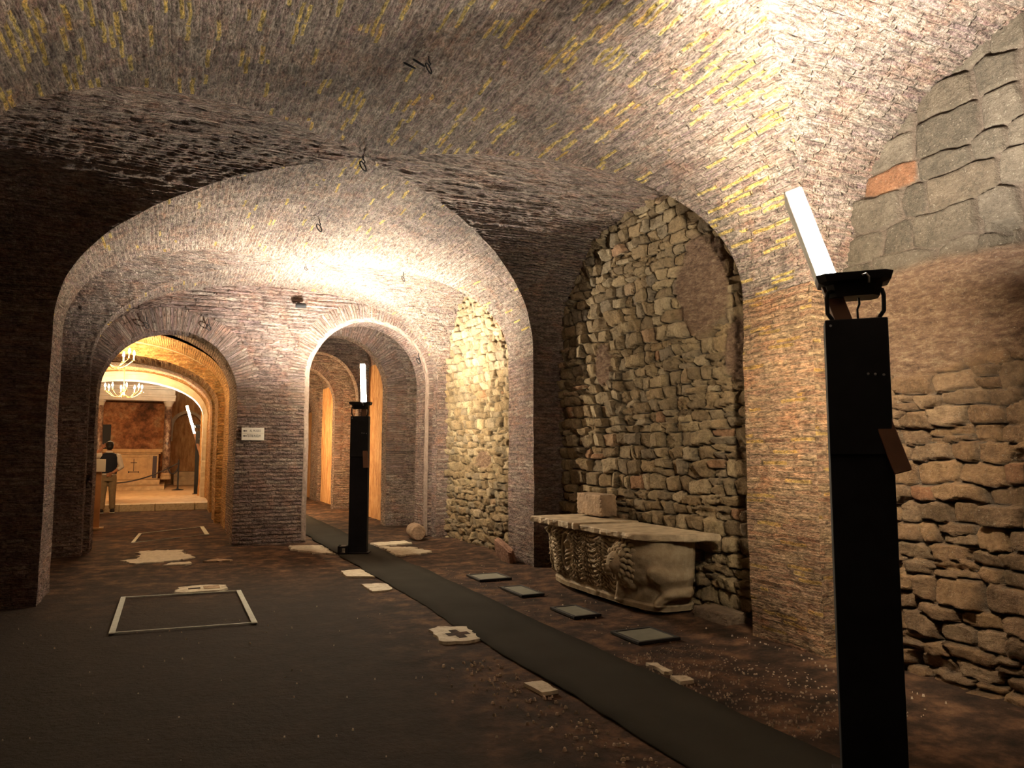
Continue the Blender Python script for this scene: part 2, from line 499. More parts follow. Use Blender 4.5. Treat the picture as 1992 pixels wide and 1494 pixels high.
M['altarstone'] = plain('altar_stone', (0.52, 0.36, 0.19), 0.7, noise=0.18, nscale=6.0, bump=0.008)
M['darkniche'] = plain('dark_marble_panel', (0.025, 0.014, 0.020), 0.5)
M['rope'] = plain('dark_rope', (0.018, 0.014, 0.014), 0.8)
M['coffer'] = plain('pale_canopy_stone', (0.50, 0.43, 0.31), 0.7, noise=0.15, nscale=3.0)
M['step'] = plain('step_marble', (0.46, 0.34, 0.20), 0.75, noise=0.25, nscale=5.0, bump=0.01)

# ------------------------------------------------------------------ vault geometry
XL, XR = -1.10, 4.18                 # nave faces of the piers
XC, AX = (XL + XR) / 2, (XR - XL) / 2
ZS, RISE, PW = 2.69, 1.45, 2.25      # springing, rise, flatness of the curve
REC_R, REC_L = 4.75, -1.65           # depth of the side recesses
BAYS = [(0.08, 3.90), (4.61, 8.43), (9.20, 12.20)]
STRIPS = [(-0.62, 0.08), (3.90, 4.61), (8.43, 9.20), (12.20, 12.46)]
YF = 12.45                           # face of the far wall


def profile(step, p=PW, rise=RISE, half=AX):
    """points of half-width 1 curve: s in [-1,1], z above springing, arc length; even spacing"""
    th = np.linspace(0, PI, 2001)
    s = -np.sign(np.cos(th)) * np.abs(np.cos(th)) ** (2 / p)
    z = rise * np.sin(th).clip(0) ** (2 / p)
    L = np.concatenate([[0], np.cumsum(np.hypot(np.diff(s * half), np.diff(z)))])
    n = int(L[-1] / step) | 1
    q = np.linspace(0, L[-1], n + 1)
    # keep the crown on a sample
    q = np.sort(np.append(q[np.abs(q - L[-1] / 2) > step * 0.4], L[-1] / 2))
    return np.interp(q, L, s), np.interp(q, L, z), q


def ceil_z(x):
    s = np.clip(np.abs((np.asarray(x) - XC) / AX), 0, 1)
    return ZS + RISE * (1 - s ** PW) ** (1 / PW)


def rough(P, N, UV, fade=None, amp=1.0):
    """uneven courses: real relief on a brick surface"""
    d = vvec(P * 1.1, 3) * 0.012 + vvec(P * 5.0, 5) * 0.006
    row = np.floor(UV[..., 1] / BH)
    fv = UV[..., 1] / BH - row
    q = np.stack([UV[..., 0] / 0.22, row * 1.37, np.zeros_like(row)], -1)
    h = vn(q, 9) * 0.010 + vn(P * 14, 13) * 0.007 + vn(P * 27, 15) * 0.007 - 0.010 * (fv < 0.3)
    if fade is not None: h = h * fade
    return P + d * amp + N * (h * amp)[..., None]


VSTEP, USTEP = 0.0145, 0.032
cg = Grid()
# continuous longitudinal barrel over the pier strips
s, z, q = profile(VSTEP)
nx = -np.gradient(z, q); nxs = np.gradient(s * AX, q)      # tangent (dx, dz) -> inward normal (dz, -dx)
for (a, b) in STRIPS:
    ys = np.linspace(a, b, max(3, int((b - a) / USTEP)))
    P = np.stack(np.broadcast_arrays((XC + s * AX)[:, None], ys[None, :], (ZS + z)[:, None]), -1)
    N = np.stack(np.broadcast_arrays(np.gradient(z, q)[:, None], 0 * ys[None, :], -np.gradient(s * AX, q)[:, None]), -1)
    UV = np.stack(np.broadcast_arrays(ys[None, :], q[:, None]), -1)
    fd = sstep(0, 0.05, ys - a) * sstep(0, 0.05, b - ys)
    cg.add(rough(P, N, UV, fd[None, :]), UV, mat=0)
for bi, (y0, y1) in enumerate(BAYS):
    yc, hl = (y0 + y1) / 2, (y1 - y0) / 2
    # longitudinal cells, before and after the centre
    for sg in (-1, 1):
        ye = y0 if sg < 0 else y1
        tmax = hl
        nn = max(3, int(tmax / USTEP))
        w = np.linspace(0, 1, nn)
        yg = yc + sg * np.abs(s) * hl
        Y = ye + (yg - ye)[:, None] * w[None, :]
        X = np.broadcast_to((XC + s * AX)[:, None], Y.shape); Z = np.broadcast_to((ZS + z)[:, None], Y.shape)
        P = np.stack([X, Y, Z], -1)
        N = np.stack(np.broadcast_arrays(np.gradient(z, q)[:, None], 0 * Y, -np.gradient(s * AX, q)[:, None]), -1)
        UV = np.stack([Y, np.broadcast_to(q[:, None], Y.shape)], -1)
        fd = sstep(0, 0.04, np.abs(Y - yg[:, None])) * sstep(0, 0.05, np.abs(Y - ye))
        cg.add(rough(P, N, UV, fd), UV, flip=(sg > 0), mat=0)
    # transverse cells, right and left
    st, zt, qt = profile(VSTEP, half=hl)
    for sg, xe in ((1, REC_R), (-1, REC_L)):
        nn = int(abs(xe - XC) / USTEP)
        w = np.linspace(0, 1, nn)
        xg = XC + sg * np.abs(st) * AX
        X = xe + (xg - xe)[:, None] * w[None, :]
        Y = np.broadcast_to((yc + st * hl)[:, None], X.shape); Z = np.broadcast_to((ZS + zt)[:, None], X.shape)
        P = np.stack([X, Y, Z], -1)
        N = np.stack(np.broadcast_arrays(0 * X, np.gradient(zt, qt)[:, None], -np.gradient(st * hl, qt)[:, None]), -1)
        UV = np.stack([X, np.broadcast_to(qt[:, None], X.shape) + 0.3], -1)
        fd = sstep(0, 0.04, np.abs(X - xg[:, None]))
        cg.add(rough(P, N, UV, fd), UV, flip=(sg < 0), mat=1)
# the bay behind the camera
s2, z2, q2 = profile(0.08)
ys = np.linspace(-4.4, -0.6, 30)
P = np.stack(np.broadcast_arrays((XC + s2 * AX)[:, None], ys[None, :], (ZS + z2)[:, None]), -1)
cg.add(P, np.stack(np.broadcast_arrays(ys[None, :], q2[:, None]), -1), mat=0)
tag(cg.build('ceiling', [M['vault'], M['vault_plain']]), kind='structure')


# ------------------------------------------------------------------ flat brick faces
def face_patch(g, A, B, z0, z1, mat=0, ustep=USTEP, vstep=VSTEP, u0=0.0, fine=True, amp=1.0):
    """vertical brick face from plan point A to B; the air is on the left of A->B turned to +90"""
    A = np.array(A, float); B = np.array(B, float)
    L = np.hypot(*(B - A))
    nu = max(2, int(L / ustep) + 1); nv = max(2, int((z1 - z0) / vstep) + 1)
    u = np.linspace(0, L, nu); v = np.linspace(z0, z1, nv)
    d = (B - A) / L
    P = np.stack(np.broadcast_arrays(A[0] + d[0] * u[:, None], A[1] + d[1] * u[:, None], v[None, :]), -1)
    UV = np.stack(np.broadcast_arrays(u[:, None] + u0, v[None, :]), -1)
    N = np.zeros_like(P); N[..., 0] = -d[1]; N[..., 1] = d[0]
    if fine:
        fd = (sstep(0, 0.05, u) * sstep(0, 0.05, L - u))[:, None] * np.ones_like(v)[None, :]
        P = rough(P, N, UV, fd, amp)
    g.add(P, UV, mat=mat)


def pier(side, y0, y1, mat, name='pillar'):
    g = Grid()
    if side > 0:
        xf, xb = XR, REC_R
        face_patch(g, (xf, y0), (xf, y1), -0.02, ZS, u0=0.1)
        face_patch(g, (xb, y0), (xf, y0), -0.02, ZS, u0=2.3)
        face_patch(g, (xf, y1), (xb, y1), -0.02, ZS, u0=4.1)
    else:
        xf, xb = XL, REC_L
        face_patch(g, (xf, y1), (xf, y0), -0.02, ZS, u0=0.4)
        face_patch(g, (xf, y0), (xb, y0), -0.02, ZS, u0=3.3)
        face_patch(g, (xb, y1), (xf, y1), -0.02, ZS, u0=6.1)
    return tag(g.build(name, mat), kind='structure')


for i, (a, b) in enumerate(STRIPS[:3]):
    pier(1, a, b, M['pier'] if i < 2 else M['wallbrick'])
    pier(-1, a, b, M['wallbrick'])
# far corners, right and left of the two openings (side faces run up to the far wall)
g = Grid()
face_patch(g, (XR, 12.20), (XR, YF), -0.02, ZS)
face_patch(g, (REC_R, 12.20), (XR, 12.20), -0.02, ZS)
tag(g.build('pillar', M['wallbrick']), kind='structure')
g = Grid()
face_patch(g, (XL, YF), (XL, 12.20), -0.02, ZS)
face_patch(g, (XL, 12.20), (REC_L, 12.20), -0.02, ZS)
tag(g.build('pillar', M['wallbrick']), kind='structure')

# left recess walls and the wall behind the camera
g = Grid()
for (a, b) in BAYS:
    face_patch(g, (REC_L + 0.02, b), (REC_L + 0.02, a), -0.02, 4.25, ustep=0.1, vstep=0.04)
tag(g.build('wall_left', M['wallbrick']), kind='structure')
g = Grid()
face_patch(g, (REC_L, -4.4), (REC_L, -4.3), 0, 1, fine=False, ustep=1, vstep=1)
face_patch(g, (XR, -4.4), (XL, -4.4), -0.02, 4.2, fine=False, ustep=0.5, vstep=0.5)
face_patch(g, (XL, -0.62), (XL, -4.4), -0.02, ZS, fine=False, ustep=0.5, vstep=0.5)
face_patch(g, (XR, -4.4), (XR, -0.62), -0.02, ZS, fine=False, ustep=0.5, vstep=0.5)
tag(g.build('wall_back', M['wallbrick']), kind='structure')


# ------------------------------------------------------------------ rubble walls of the right side
def rubble_wall(name, X0, y0, y1, z0, z1, res, rows, lens, seed, lean=0.0, patches=(), blocks=None, relief=0.115, slope=0.0, mat='rubble', holes=()):
    rg = np.random.default_rng(seed)
    deep = np.array(holes, float).reshape(-1, 4)
    S = []
    zz = z0 - 0.15
    while zz < z1 + 0.2:
        big = blocks is not None and zz > blocks
        rh = rg.uniform(*rows) * (1.55 if big else 1.0)
        yy = y0 - 0.4 - rg.random() * 0.3
        while yy < y1 + 0.4:
            w = rg.uniform(*lens) * (1.45 if big else 1.0)
            hh = rh * rg.uniform(0.8, 1.1)
            if rg.random() < 0.16 and not big:           # two thin stones instead of one
                S.append((yy + w / 2, zz + rh * 0.27, w, rh * 0.5, rg.random(), rg.uniform(-1, 1), rg.uniform(-1, 1), rg.random()))
                S.append((yy + w / 2 + rg.uniform(-.03, .03), zz + rh * 0.76, w, rh * 0.5, rg.random(), rg.uniform(-1, 1), rg.uniform(-1, 1), rg.random()))
            else:
                S.append((yy + w / 2, zz + rh / 2 + rg.uniform(-.02, .02), w, hh, rg.random(), rg.uniform(-1, 1), rg.uniform(-1, 1), rg.random()))
            yy += w
        zz += rh
    S = np.array(S)
    ys = np.arange(y0, y1 + res, res); zs = np.arange(z0, z1 + res, res)
    Yg, Zg = np.meshgrid(ys, zs, indexing='ij')
    q = np.stack([Yg, Zg, 0 * Yg + seed], -1)
    Yw = Yg + vn(q * 6, 1) * 0.022 + vn(q * 17, 2) * 0.008
    Zw = Zg + vn(q * 5, 3) * 0.020 + vn(q * 16, 4) * 0.008 - slope * (Yg - y0)
    n = Yg.size
    f1 = np.full(n, 9.0); f2 = np.full(n, 9.0); i1 = np.zeros(n, int)
    yf, zf = Yw.ravel(), Zw.ravel()
    for si, sd in enumerate(S):
        mk = np.nonzero((np.abs(yf - sd[0]) < sd[2] * 1.3) & (np.abs(zf - sd[1]) < sd[3] * 1.5))[0]
        if not len(mk): continue
        a = np.abs(yf[mk] - sd[0]) / (sd[2] * 0.5); b = np.abs(zf[mk] - sd[1]) / (sd[3] * 0.5)
        d = (a ** 3.2 + b ** 3.2) ** (1 / 3.2)
        o1 = f1[mk]
        bt = d < o1
        f2[mk] = np.where(bt, o1, np.minimum(f2[mk], d))
        f1[mk] = np.where(bt, d, o1)
        i1[mk[bt]] = si
    gap = (f2 - f1)
    st = S[i1]
    prof = sstep(0.05, 0.36, gap) ** 0.75
    dy = (yf - st[:, 0]) / st[:, 2]; dz = (zf - st[:, 1]) / st[:, 3]
    q3 = np.stack([yf, zf, st[:, 4] * 50], -1)
    facet = vn(q3 * 9, 6) * 0.016 + vn(q3 * 28, 8) * 0.006
    h = prof * (relief * (0.45 + 0.8 * st[:, 7]) + dy * st[:, 5] * 0.055 + dz * (st[:, 6] * 0.04 + 0.02) + facet) + (1 - prof) * vn(q3 * 30, 7) * 0.006
    joint = 1 - sstep(0.07, 0.22, gap)
    pm = np.zeros(n)
    for (py, pz, ry, rz) in patches:
        e = ((Yg.ravel() - py) / ry) ** 2 + ((Zg.ravel() - pz) / rz) ** 2 + vn(q.reshape(-1, 3) * 3.5, 12) * 0.55
        pm = np.maximum(pm, 1 - sstep(0.6, 1.05, e))
    if blocks is not None:                                  # squared blocks set in much mortar
        bm_ = sstep(blocks - 0.1, blocks + 0.1, Zg.ravel())
        h = h * (1 - 0.45 * bm_)
        joint = np.clip(joint + bm_ * (1 - sstep(0.1, 0.3, gap + vn(q.reshape(-1, 3) * 8, 15) * 0.12)) * 0.4, 0, 1)
    hp = relief * 0.75 + vn(q.reshape(-1, 3) * np.array([5, 16, 1]), 14) * 0.016 + vn(q.reshape(-1, 3) * np.array([22, 40, 1]), 15) * 0.014
    h = h * (1 - pm) + pm * hp
    joint = joint * (1 - pm)
    for (ha, hb, hc, hd) in deep:
        h = h - 0.16 * ((Yg.ravel() > ha) & (Yg.ravel() < hb) & (Zg.ravel() > hc) & (Zg.ravel() < hd))
    X = X0 - h - lean * (2.0 - Zg.ravel()) * 0.5
    rid = st[:, 4].copy()
    if blocks is not None:
        rid = np.where((Zg.ravel() > blocks) & (rid > 0.3) & (rid < 0.975), 0.03 + (rid - 0.3) * 0.45, rid)
        rid = np.where((Zg.ravel() <= blocks), 0.42 + rid * 0.56, rid)
    P = np.stack([X.reshape(Yg.shape), Yg, Zg], -1)
    C4 = np.stack([rid, joint, pm, np.ones(n)], -1)
    gg = Grid()
    gg.add(P, np.stack([Yg, Zg], -1), col=C4)
    return tag(gg.build(name, M[mat], usecol=True), kind='structure')


rubble_wall('wall_right', 4.58, -0.1, 3.93, -0.05, 4.25, 0.0125, (0.085, 0.16), (0.13, 0.33), 3, lean=0.05,
            patches=[(3.2, 2.35, 1.1, 0.42), (1.4, 2.3, 1.2, 0.35)], blocks=2.62, mat='rubble_near', holes=[(2.68, 2.80, 2.70, 2.86)])
rubble_wall('wall_right', 4.66, 4.58, 8.46, -0.05, 4.25, 0.0135, (0.085, 0.165), (0.12, 0.30), 5,
            patches=[(5.55, 3.0, 0.42, 0.55), (5.1, 2.35, 0.25, 0.35), (7.4, 2.5, 0.2, 0.25)], holes=[(8.22, 8.36, 2.56, 2.72)], relief=0.11)
rubble_wall('wall_right', 4.44, 9.15, 12.25, -0.05, 4.25, 0.0155, (0.09, 0.16), (0.11, 0.26), 8,
            patches=[(10.6, 1.35, 0.35, 0.16)], relief=0.09)

# ------------------------------------------------------------------ floor
g = Grid()
xs = np.linspace(-4.2, 5.0, 150); ys = np.linspace(-4.5, 20.86, 420)
X, Y = np.meshgrid(xs, ys, indexing='ij')
Zf = vn(np.stack([X * 0.8, Y * 0.8, 0 * X], -1), 2) * 0.006 + vn(np.stack([X * 5, Y * 5, 0 * X], -1), 4) * 0.003
rimz = sstep(3.75, 4.25, X) * 0.03
g.add(np.stack([X, Y, Zf - 0.008 + rimz * (Y < 12)], -1), np.stack([X, Y], -1))
g.add(np.array([[(2.0, 20.8, -0.008), (2.0, 27, -0.008)], [(5.0, 20.8, -0.008), (5.0, 27, -0.008)]]))
tag(g.build('floor', M['floor'], smooth=True), kind='structure')


# ------------------------------------------------------------------ arches
def arch_poly(cx, half, spring, crown, n=48, p=2.0, z0=-0.02, nj=8):
    """polyline left jamb foot -> over -> right jamb foot, air inside"""
    th = np.linspace(0, PI, n + 1)
    c, sn = np.cos(th), np.sin(th).clip(0)
    ax = cx - np.sign(c) * np.abs(c) ** (2 / p) * half
    az = spring + (crown - spring) * sn ** (2 / p)
    zl = np.linspace(z0, spring, nj)[:-1]
    return np.concatenate([np.stack([np.full(nj - 1, cx - half), zl], -1), np.stack([ax, az], -1), np.stack([np.full(nj - 1, cx + half), zl[::-1]], -1)])


def arch_top(poly, x):
    """height of the opening at x (nan outside)"""
    k0 = np.argmax(poly[:, 1])
    L, Rr = poly[:k0 + 1], poly[k0:]
    L = L[np.argmax(L[:, 1] > 0 * L[:, 1] + L[L[:, 0] <= L[0, 0] + 1e-9][:, 1].max() - 1e-9):]
    nr = np.argmax(Rr[:, 0] >= Rr[-1, 0] - 1e-9)
    Rr = Rr[:nr + 1]
    return np.where(x <= poly[k0, 0], np.interp(x, L[:, 0], L[:, 1]), np.interp(x, Rr[:, 0], Rr[:, 1]))


def resample(poly, step):
    d = np.concatenate([[0], np.cumsum(np.hypot(*np.diff(poly, axis=0).T))])
    qd = np.linspace(0, d[-1], max(3, int(d[-1] / step)))
    return np.stack([np.interp(qd, d, poly[:, 0]), np.interp(qd, d, poly[:, 1])], -1), qd


def soffit(g, poly, y0, y1, mat=0, step=0.03, ustep=0.1, amp=1.0):
    pl, qd = resample(poly, step)
    ys = np.linspace(y0, y1, max(2, int((y1 - y0) / ustep) + 1))
    P = np.stack(np.broadcast_arrays(pl[:, 0][:, None], ys[None, :], pl[:, 1][:, None]), -1)
    UV = np.stack(np.broadcast_arrays(ys[None, :], qd[:, None]), -1)
    t = np.gradient(pl, axis=0); t /= np.maximum(np.hypot(*t.T), 1e-9)[:, None]
    N = np.stack(np.broadcast_arrays(t[:, 1][:, None], 0 * ys[None, :], -t[:, 0][:, None]), -1)
    fd = (sstep(0, 0.05, ys - y0) * sstep(0, 0.05, y1 - ys))[None, :]
    g.add(rough(P, N, UV, fd, amp), UV, mat=mat)


def arch_face(g, poly, y, xa, xb, ztop, facing=-1, mat=0, step=0.05, vstep=0.03, amp=1.0, holes=()):
    """wall at y from xa to xb, z from floor (or the opening) to ztop(x)"""
    xl, xr = poly[:, 0].min(), poly[:, 0].max()
    cx = (xl + xr) / 2
    secs = [(np.linspace(xa, xl, max(2, int((xl - xa) / step) + 1)), False),
            (cx - np.cos(np.linspace(0, PI, 50)) * (xr - xl) / 2, True),
            (np.linspace(xr, xb, max(2, int((xb - xr) / step) + 1)), False)]
    for x, op in secs:
        if x[-1] - x[0] < 0.004: continue
        lo = arch_top(poly, x) if op else np.full_like(x, -0.02)
        hi = np.maximum(ztop(x), lo + 0.001)
        nv = max(4, int((hi - lo).max() / vstep))
        w = np.linspace(0, 1, nv)
        Z = lo[:, None] + (hi - lo)[:, None] * w[None, :]
        X = np.broadcast_to(x[:, None], Z.shape)
        P = np.stack([X, np.full_like(Z, y), Z], -1)
        UV = np.stack([X, Z], -1) * 0.72
        for (ha, hb, hc, hd) in holes:
            P[..., 1] += 0.12 * ((X > ha) & (X < hb) & (Z > hc) & (Z < hd))
        N = np.zeros_like(P); N[..., 1] = facing
        fd = sstep(0, 0.05, Z - lo[:, None]) if op else np.ones_like(Z)
        g.add(rough(P, N, UV, fd, amp), UV, flip=(facing < 0) is False, mat=mat)


def arch_ring(g, poly, y, width, zmin, mat=0, step=0.02, out=0.012, nr=10):
    """radial bricks round an opening, a little proud of the wall"""
    pl, qd = resample(poly, step)
    keep = pl[:, 1] > zmin
    pl, qd = pl[keep], qd[keep]
    t = np.gradient(pl, axis=0); t /= np.hypot(*t.T)[:, None]
    o = np.stack([-t[:, 1], t[:, 0]], -1)
    r = np.linspace(0, width, nr)
    X = pl[:, 0][:, None] + o[:, 0][:, None] * r; Z = pl[:, 1][:, None] + o[:, 1][:, None] * r
    pr = out * (sstep(0, 0.1, width - r))[None, :] * np.ones_like(X) - 0.004 * (r > width - 0.01)[None, :]
    P = np.stack([X, y - pr, Z], -1)
    UV = np.stack(np.broadcast_arrays(r[None, :] * 0.7 + np.floor(qd / BH)[:, None] * 0.37, qd[:, None]), -1)
    N = np.zeros_like(P); N[..., 1] = -1
    fd = (sstep(0, 0.04, r) * sstep(0, 0.05, width - r))[None, :] * np.ones_like(X)
    g.add(rough(P, N, UV, fd), UV, flip=True, mat=mat)


ARCH_L = arch_poly(-0.045, 0.975, 2.35, 3.33)
ARCH_R = arch_poly(3.035, 0.995, 2.64, 3.67)
# the far wall with its two openings
g = Grid()
XM = 1.5
zt = lambda x: ceil_z(x) + 0.02
arch_face(g, ARCH_L, YF, REC_L, XM, zt, vstep=VSTEP, mat=0, step=0.035, holes=[(-1.24, -1.0, 2.78, 2.86), (-1.12, -0.98, 2.84, 2.90), (-1.22, -1.08, 1.0, 1.09)])
arch_face(g, ARCH_R, YF, XM, XR + 0.02, zt, vstep=VSTEP, mat=0)
arch_ring(g, ARCH_L, YF, 0.36, 2.1, mat=1)
arch_ring(g, ARCH_R, YF, 0.34, 2.2, mat=1)
arch_ring(g, ARCH_R, YF - 0.014, 0.075, 0.02, mat=2, out=0.006)
soffit(g, ARCH_L, YF, 12.95, mat=0)
soffit(g, ARCH_R, YF, 12.95, mat=0)
tag(g.build('wall_far', [M['wallbrick'], M['ring'], M['rim']]), kind='structure')


# ---- the passage beyond the right opening
def barrel(g, cx, half, spring, crown, y0, y1, mat=0, mat_wall=None, zmin=-0.02, p=2.2, left=True, step=0.04):
    poly = arch_poly(cx, half, spring, crown, p=p)
    if mat_wall is None:
        soffit(g, poly, y0, y1, mat, step=step)
    else:
        k0 = poly[:, 1] >= spring - 1e-6
        soffit(g, poly[k0], y0, y1, mat, step=step)
        for sg in (-1, 1):
            x = cx + sg * half
            A, B = ((x, y1), (x, y0)) if sg < 0 else ((x, y0), (x, y1))
            face_patch(g, A, B, -0.02, spring, mat=mat_wall, vstep=0.06, ustep=0.1, amp=0.6)


def diaphragm(g, y0, y1, poly, xa, xb, ztop, mat=0, ring=None, ringmat=0):
    arch_face(g, poly, y0, xa, xb, ztop, -1, mat)
    arch_face(g, poly, y1, xa, xb, ztop, 1, mat)
    soffit(g, poly, y0, y1, mat)
    if ring: arch_ring(g, poly, y0, ring, 1.0, ringmat)


pg = Grid()
flat = lambda zz: (lambda x: np.full_like(x, zz))
arch_face(pg, ARCH_R, 12.95, 1.9, 4.72, flat(4.3), 1, 0)
barrel(pg, 3.32, 1.37, 2.6, 3.95, 12.95, 14.6, mat=0, mat_wall=1)
D2 = arch_poly(2.99, 0.945, 2.70, 3.74)
diaphragm(pg, 14.6, 14.95, D2, 1.9, 4.75, flat(4.3), mat=0, ring=0.42, ringmat=2)
barrel(pg, 3.07, 1.10, 3.45, 4.15, 14.95, 17.1, mat=0, mat_wall=1)
D3 = arch_poly(2.99, 0.945, 2.70, 3.74)
diaphragm(pg, 17.1, 17.4, D3, 1.9, 4.75, flat(4.3), mat=0)
barrel(pg, 3.25, 1.25, 2.75, 4.07, 17.4, 19.4, mat=0, mat_wall=1)
D4 = arch_poly(2.95, 0.91, 2.70, 3.66)
diaphragm(pg, 19.4, 19.75, D4, 1.9, 4.75, flat(4.3), mat=0, ring=0.2, ringmat=2)
barrel(pg, 3.05, 1.10, 3.35, 4.05, 19.75, 22.8, mat=0, mat_wall=1)
D5 = arch_poly(2.95, 1.09, 2.60, 3.60)
diaphragm(pg, 22.8, 24.0, D5, 1.9, 4.75, flat(4.3), mat=0)
barrel(pg, 3.05, 1.10, 2.75, 3.9, 24.0, 26.5, mat=0, mat_wall=1)
face_patch(pg, (4.75, 26.5), (1.8, 26.5), -0.02, 4.2, mat=1, vstep=0.1, ustep=0.1)
tag(pg.build('wall_passage', [M['vault_plain'], M['ochre'], M['ring'], M['plaster']]), kind='structure')

# ---- the chapel beyond the left opening
hg = Grid()
CXH = -1.2
arch_face(hg, ARCH_L, 12.95, -3.7, 1.3, flat(4.1), 1, 1)
barrel(hg, CXH, 2.17, 2.45, 3.72, 12.95, 14.7, mat=1)
barrel(hg, CXH, 2.19, 2.45, 3.66, 14.7, 16.35, mat=0)
barrel(hg, CXH, 2.23, 2.45, 3.66, 16.35, 16.6, mat=2, step=0.1)
E1 = arch_poly(CXH, 2.08, 2.40, 3.42, p=2.1)
diaphragm(hg, 16.6, 18.0, E1, -3.7, 1.3, flat(4.1), mat=0)
barrel(hg, CXH, 2.16, 2.45, 3.68, 18.0, 19.5, mat=0)
barrel(hg, CXH, 2.19, 2.45, 3.68, 19.5, 19.7, mat=2, step=0.1)
E2 = arch_poly(CXH, 2.11, 2.45, 3.58, p=2.2)
diaphragm(hg, 19.7, 20.75, E2, -3.7, 1.3, flat(4.1), mat=0)
barrel(hg, CXH, 2.16, 2.45, 3.75, 20.75, 23.6, mat=0)
E3 = arch_poly(CXH, 2.05, 2.45, 3.52, p=2.1)
diaphragm(hg, 23.6, 24.3, E3, -3.7, 1.3, flat(4.3), mat=2)
barrel(hg, CXH, 2.6, 3.0, 4.4, 24.3, 34.0, mat=3, step=0.1)
face_patch(hg, (1.45, 24.3), (0.8, 24.3), 0, 4.3, mat=3, vstep=0.2, ustep=0.2)
tag(hg.build('wall_chapel', [M['orange'], M['wallbrick'], M['plaster'], M['ochre']]), kind='structure')

# ------------------------------------------------------------------ platform, steps
bm = bmesh.new()
box(bm, (-3.6, 20.86, -0.02), (1.45, 34.0, 0.155), 0.0)
tag(bmobj('floor', bm, M['orangefloor'] if 'orangefloor' in M else M['step'], None), kind='structure')
bm = bmesh.new()
for xa, xb in ((-3.6, -2.4), (-2.385, -1.1), (-1.085, -0.3), (-0.285, 0.62), (0.635, 1.2)):
    box(bm, (xa, 20.78, -0.02), (xb, 21.25, 0.165), 0.012)
tag(bmobj('trim_1', bm, M['marble']), kind='structure')


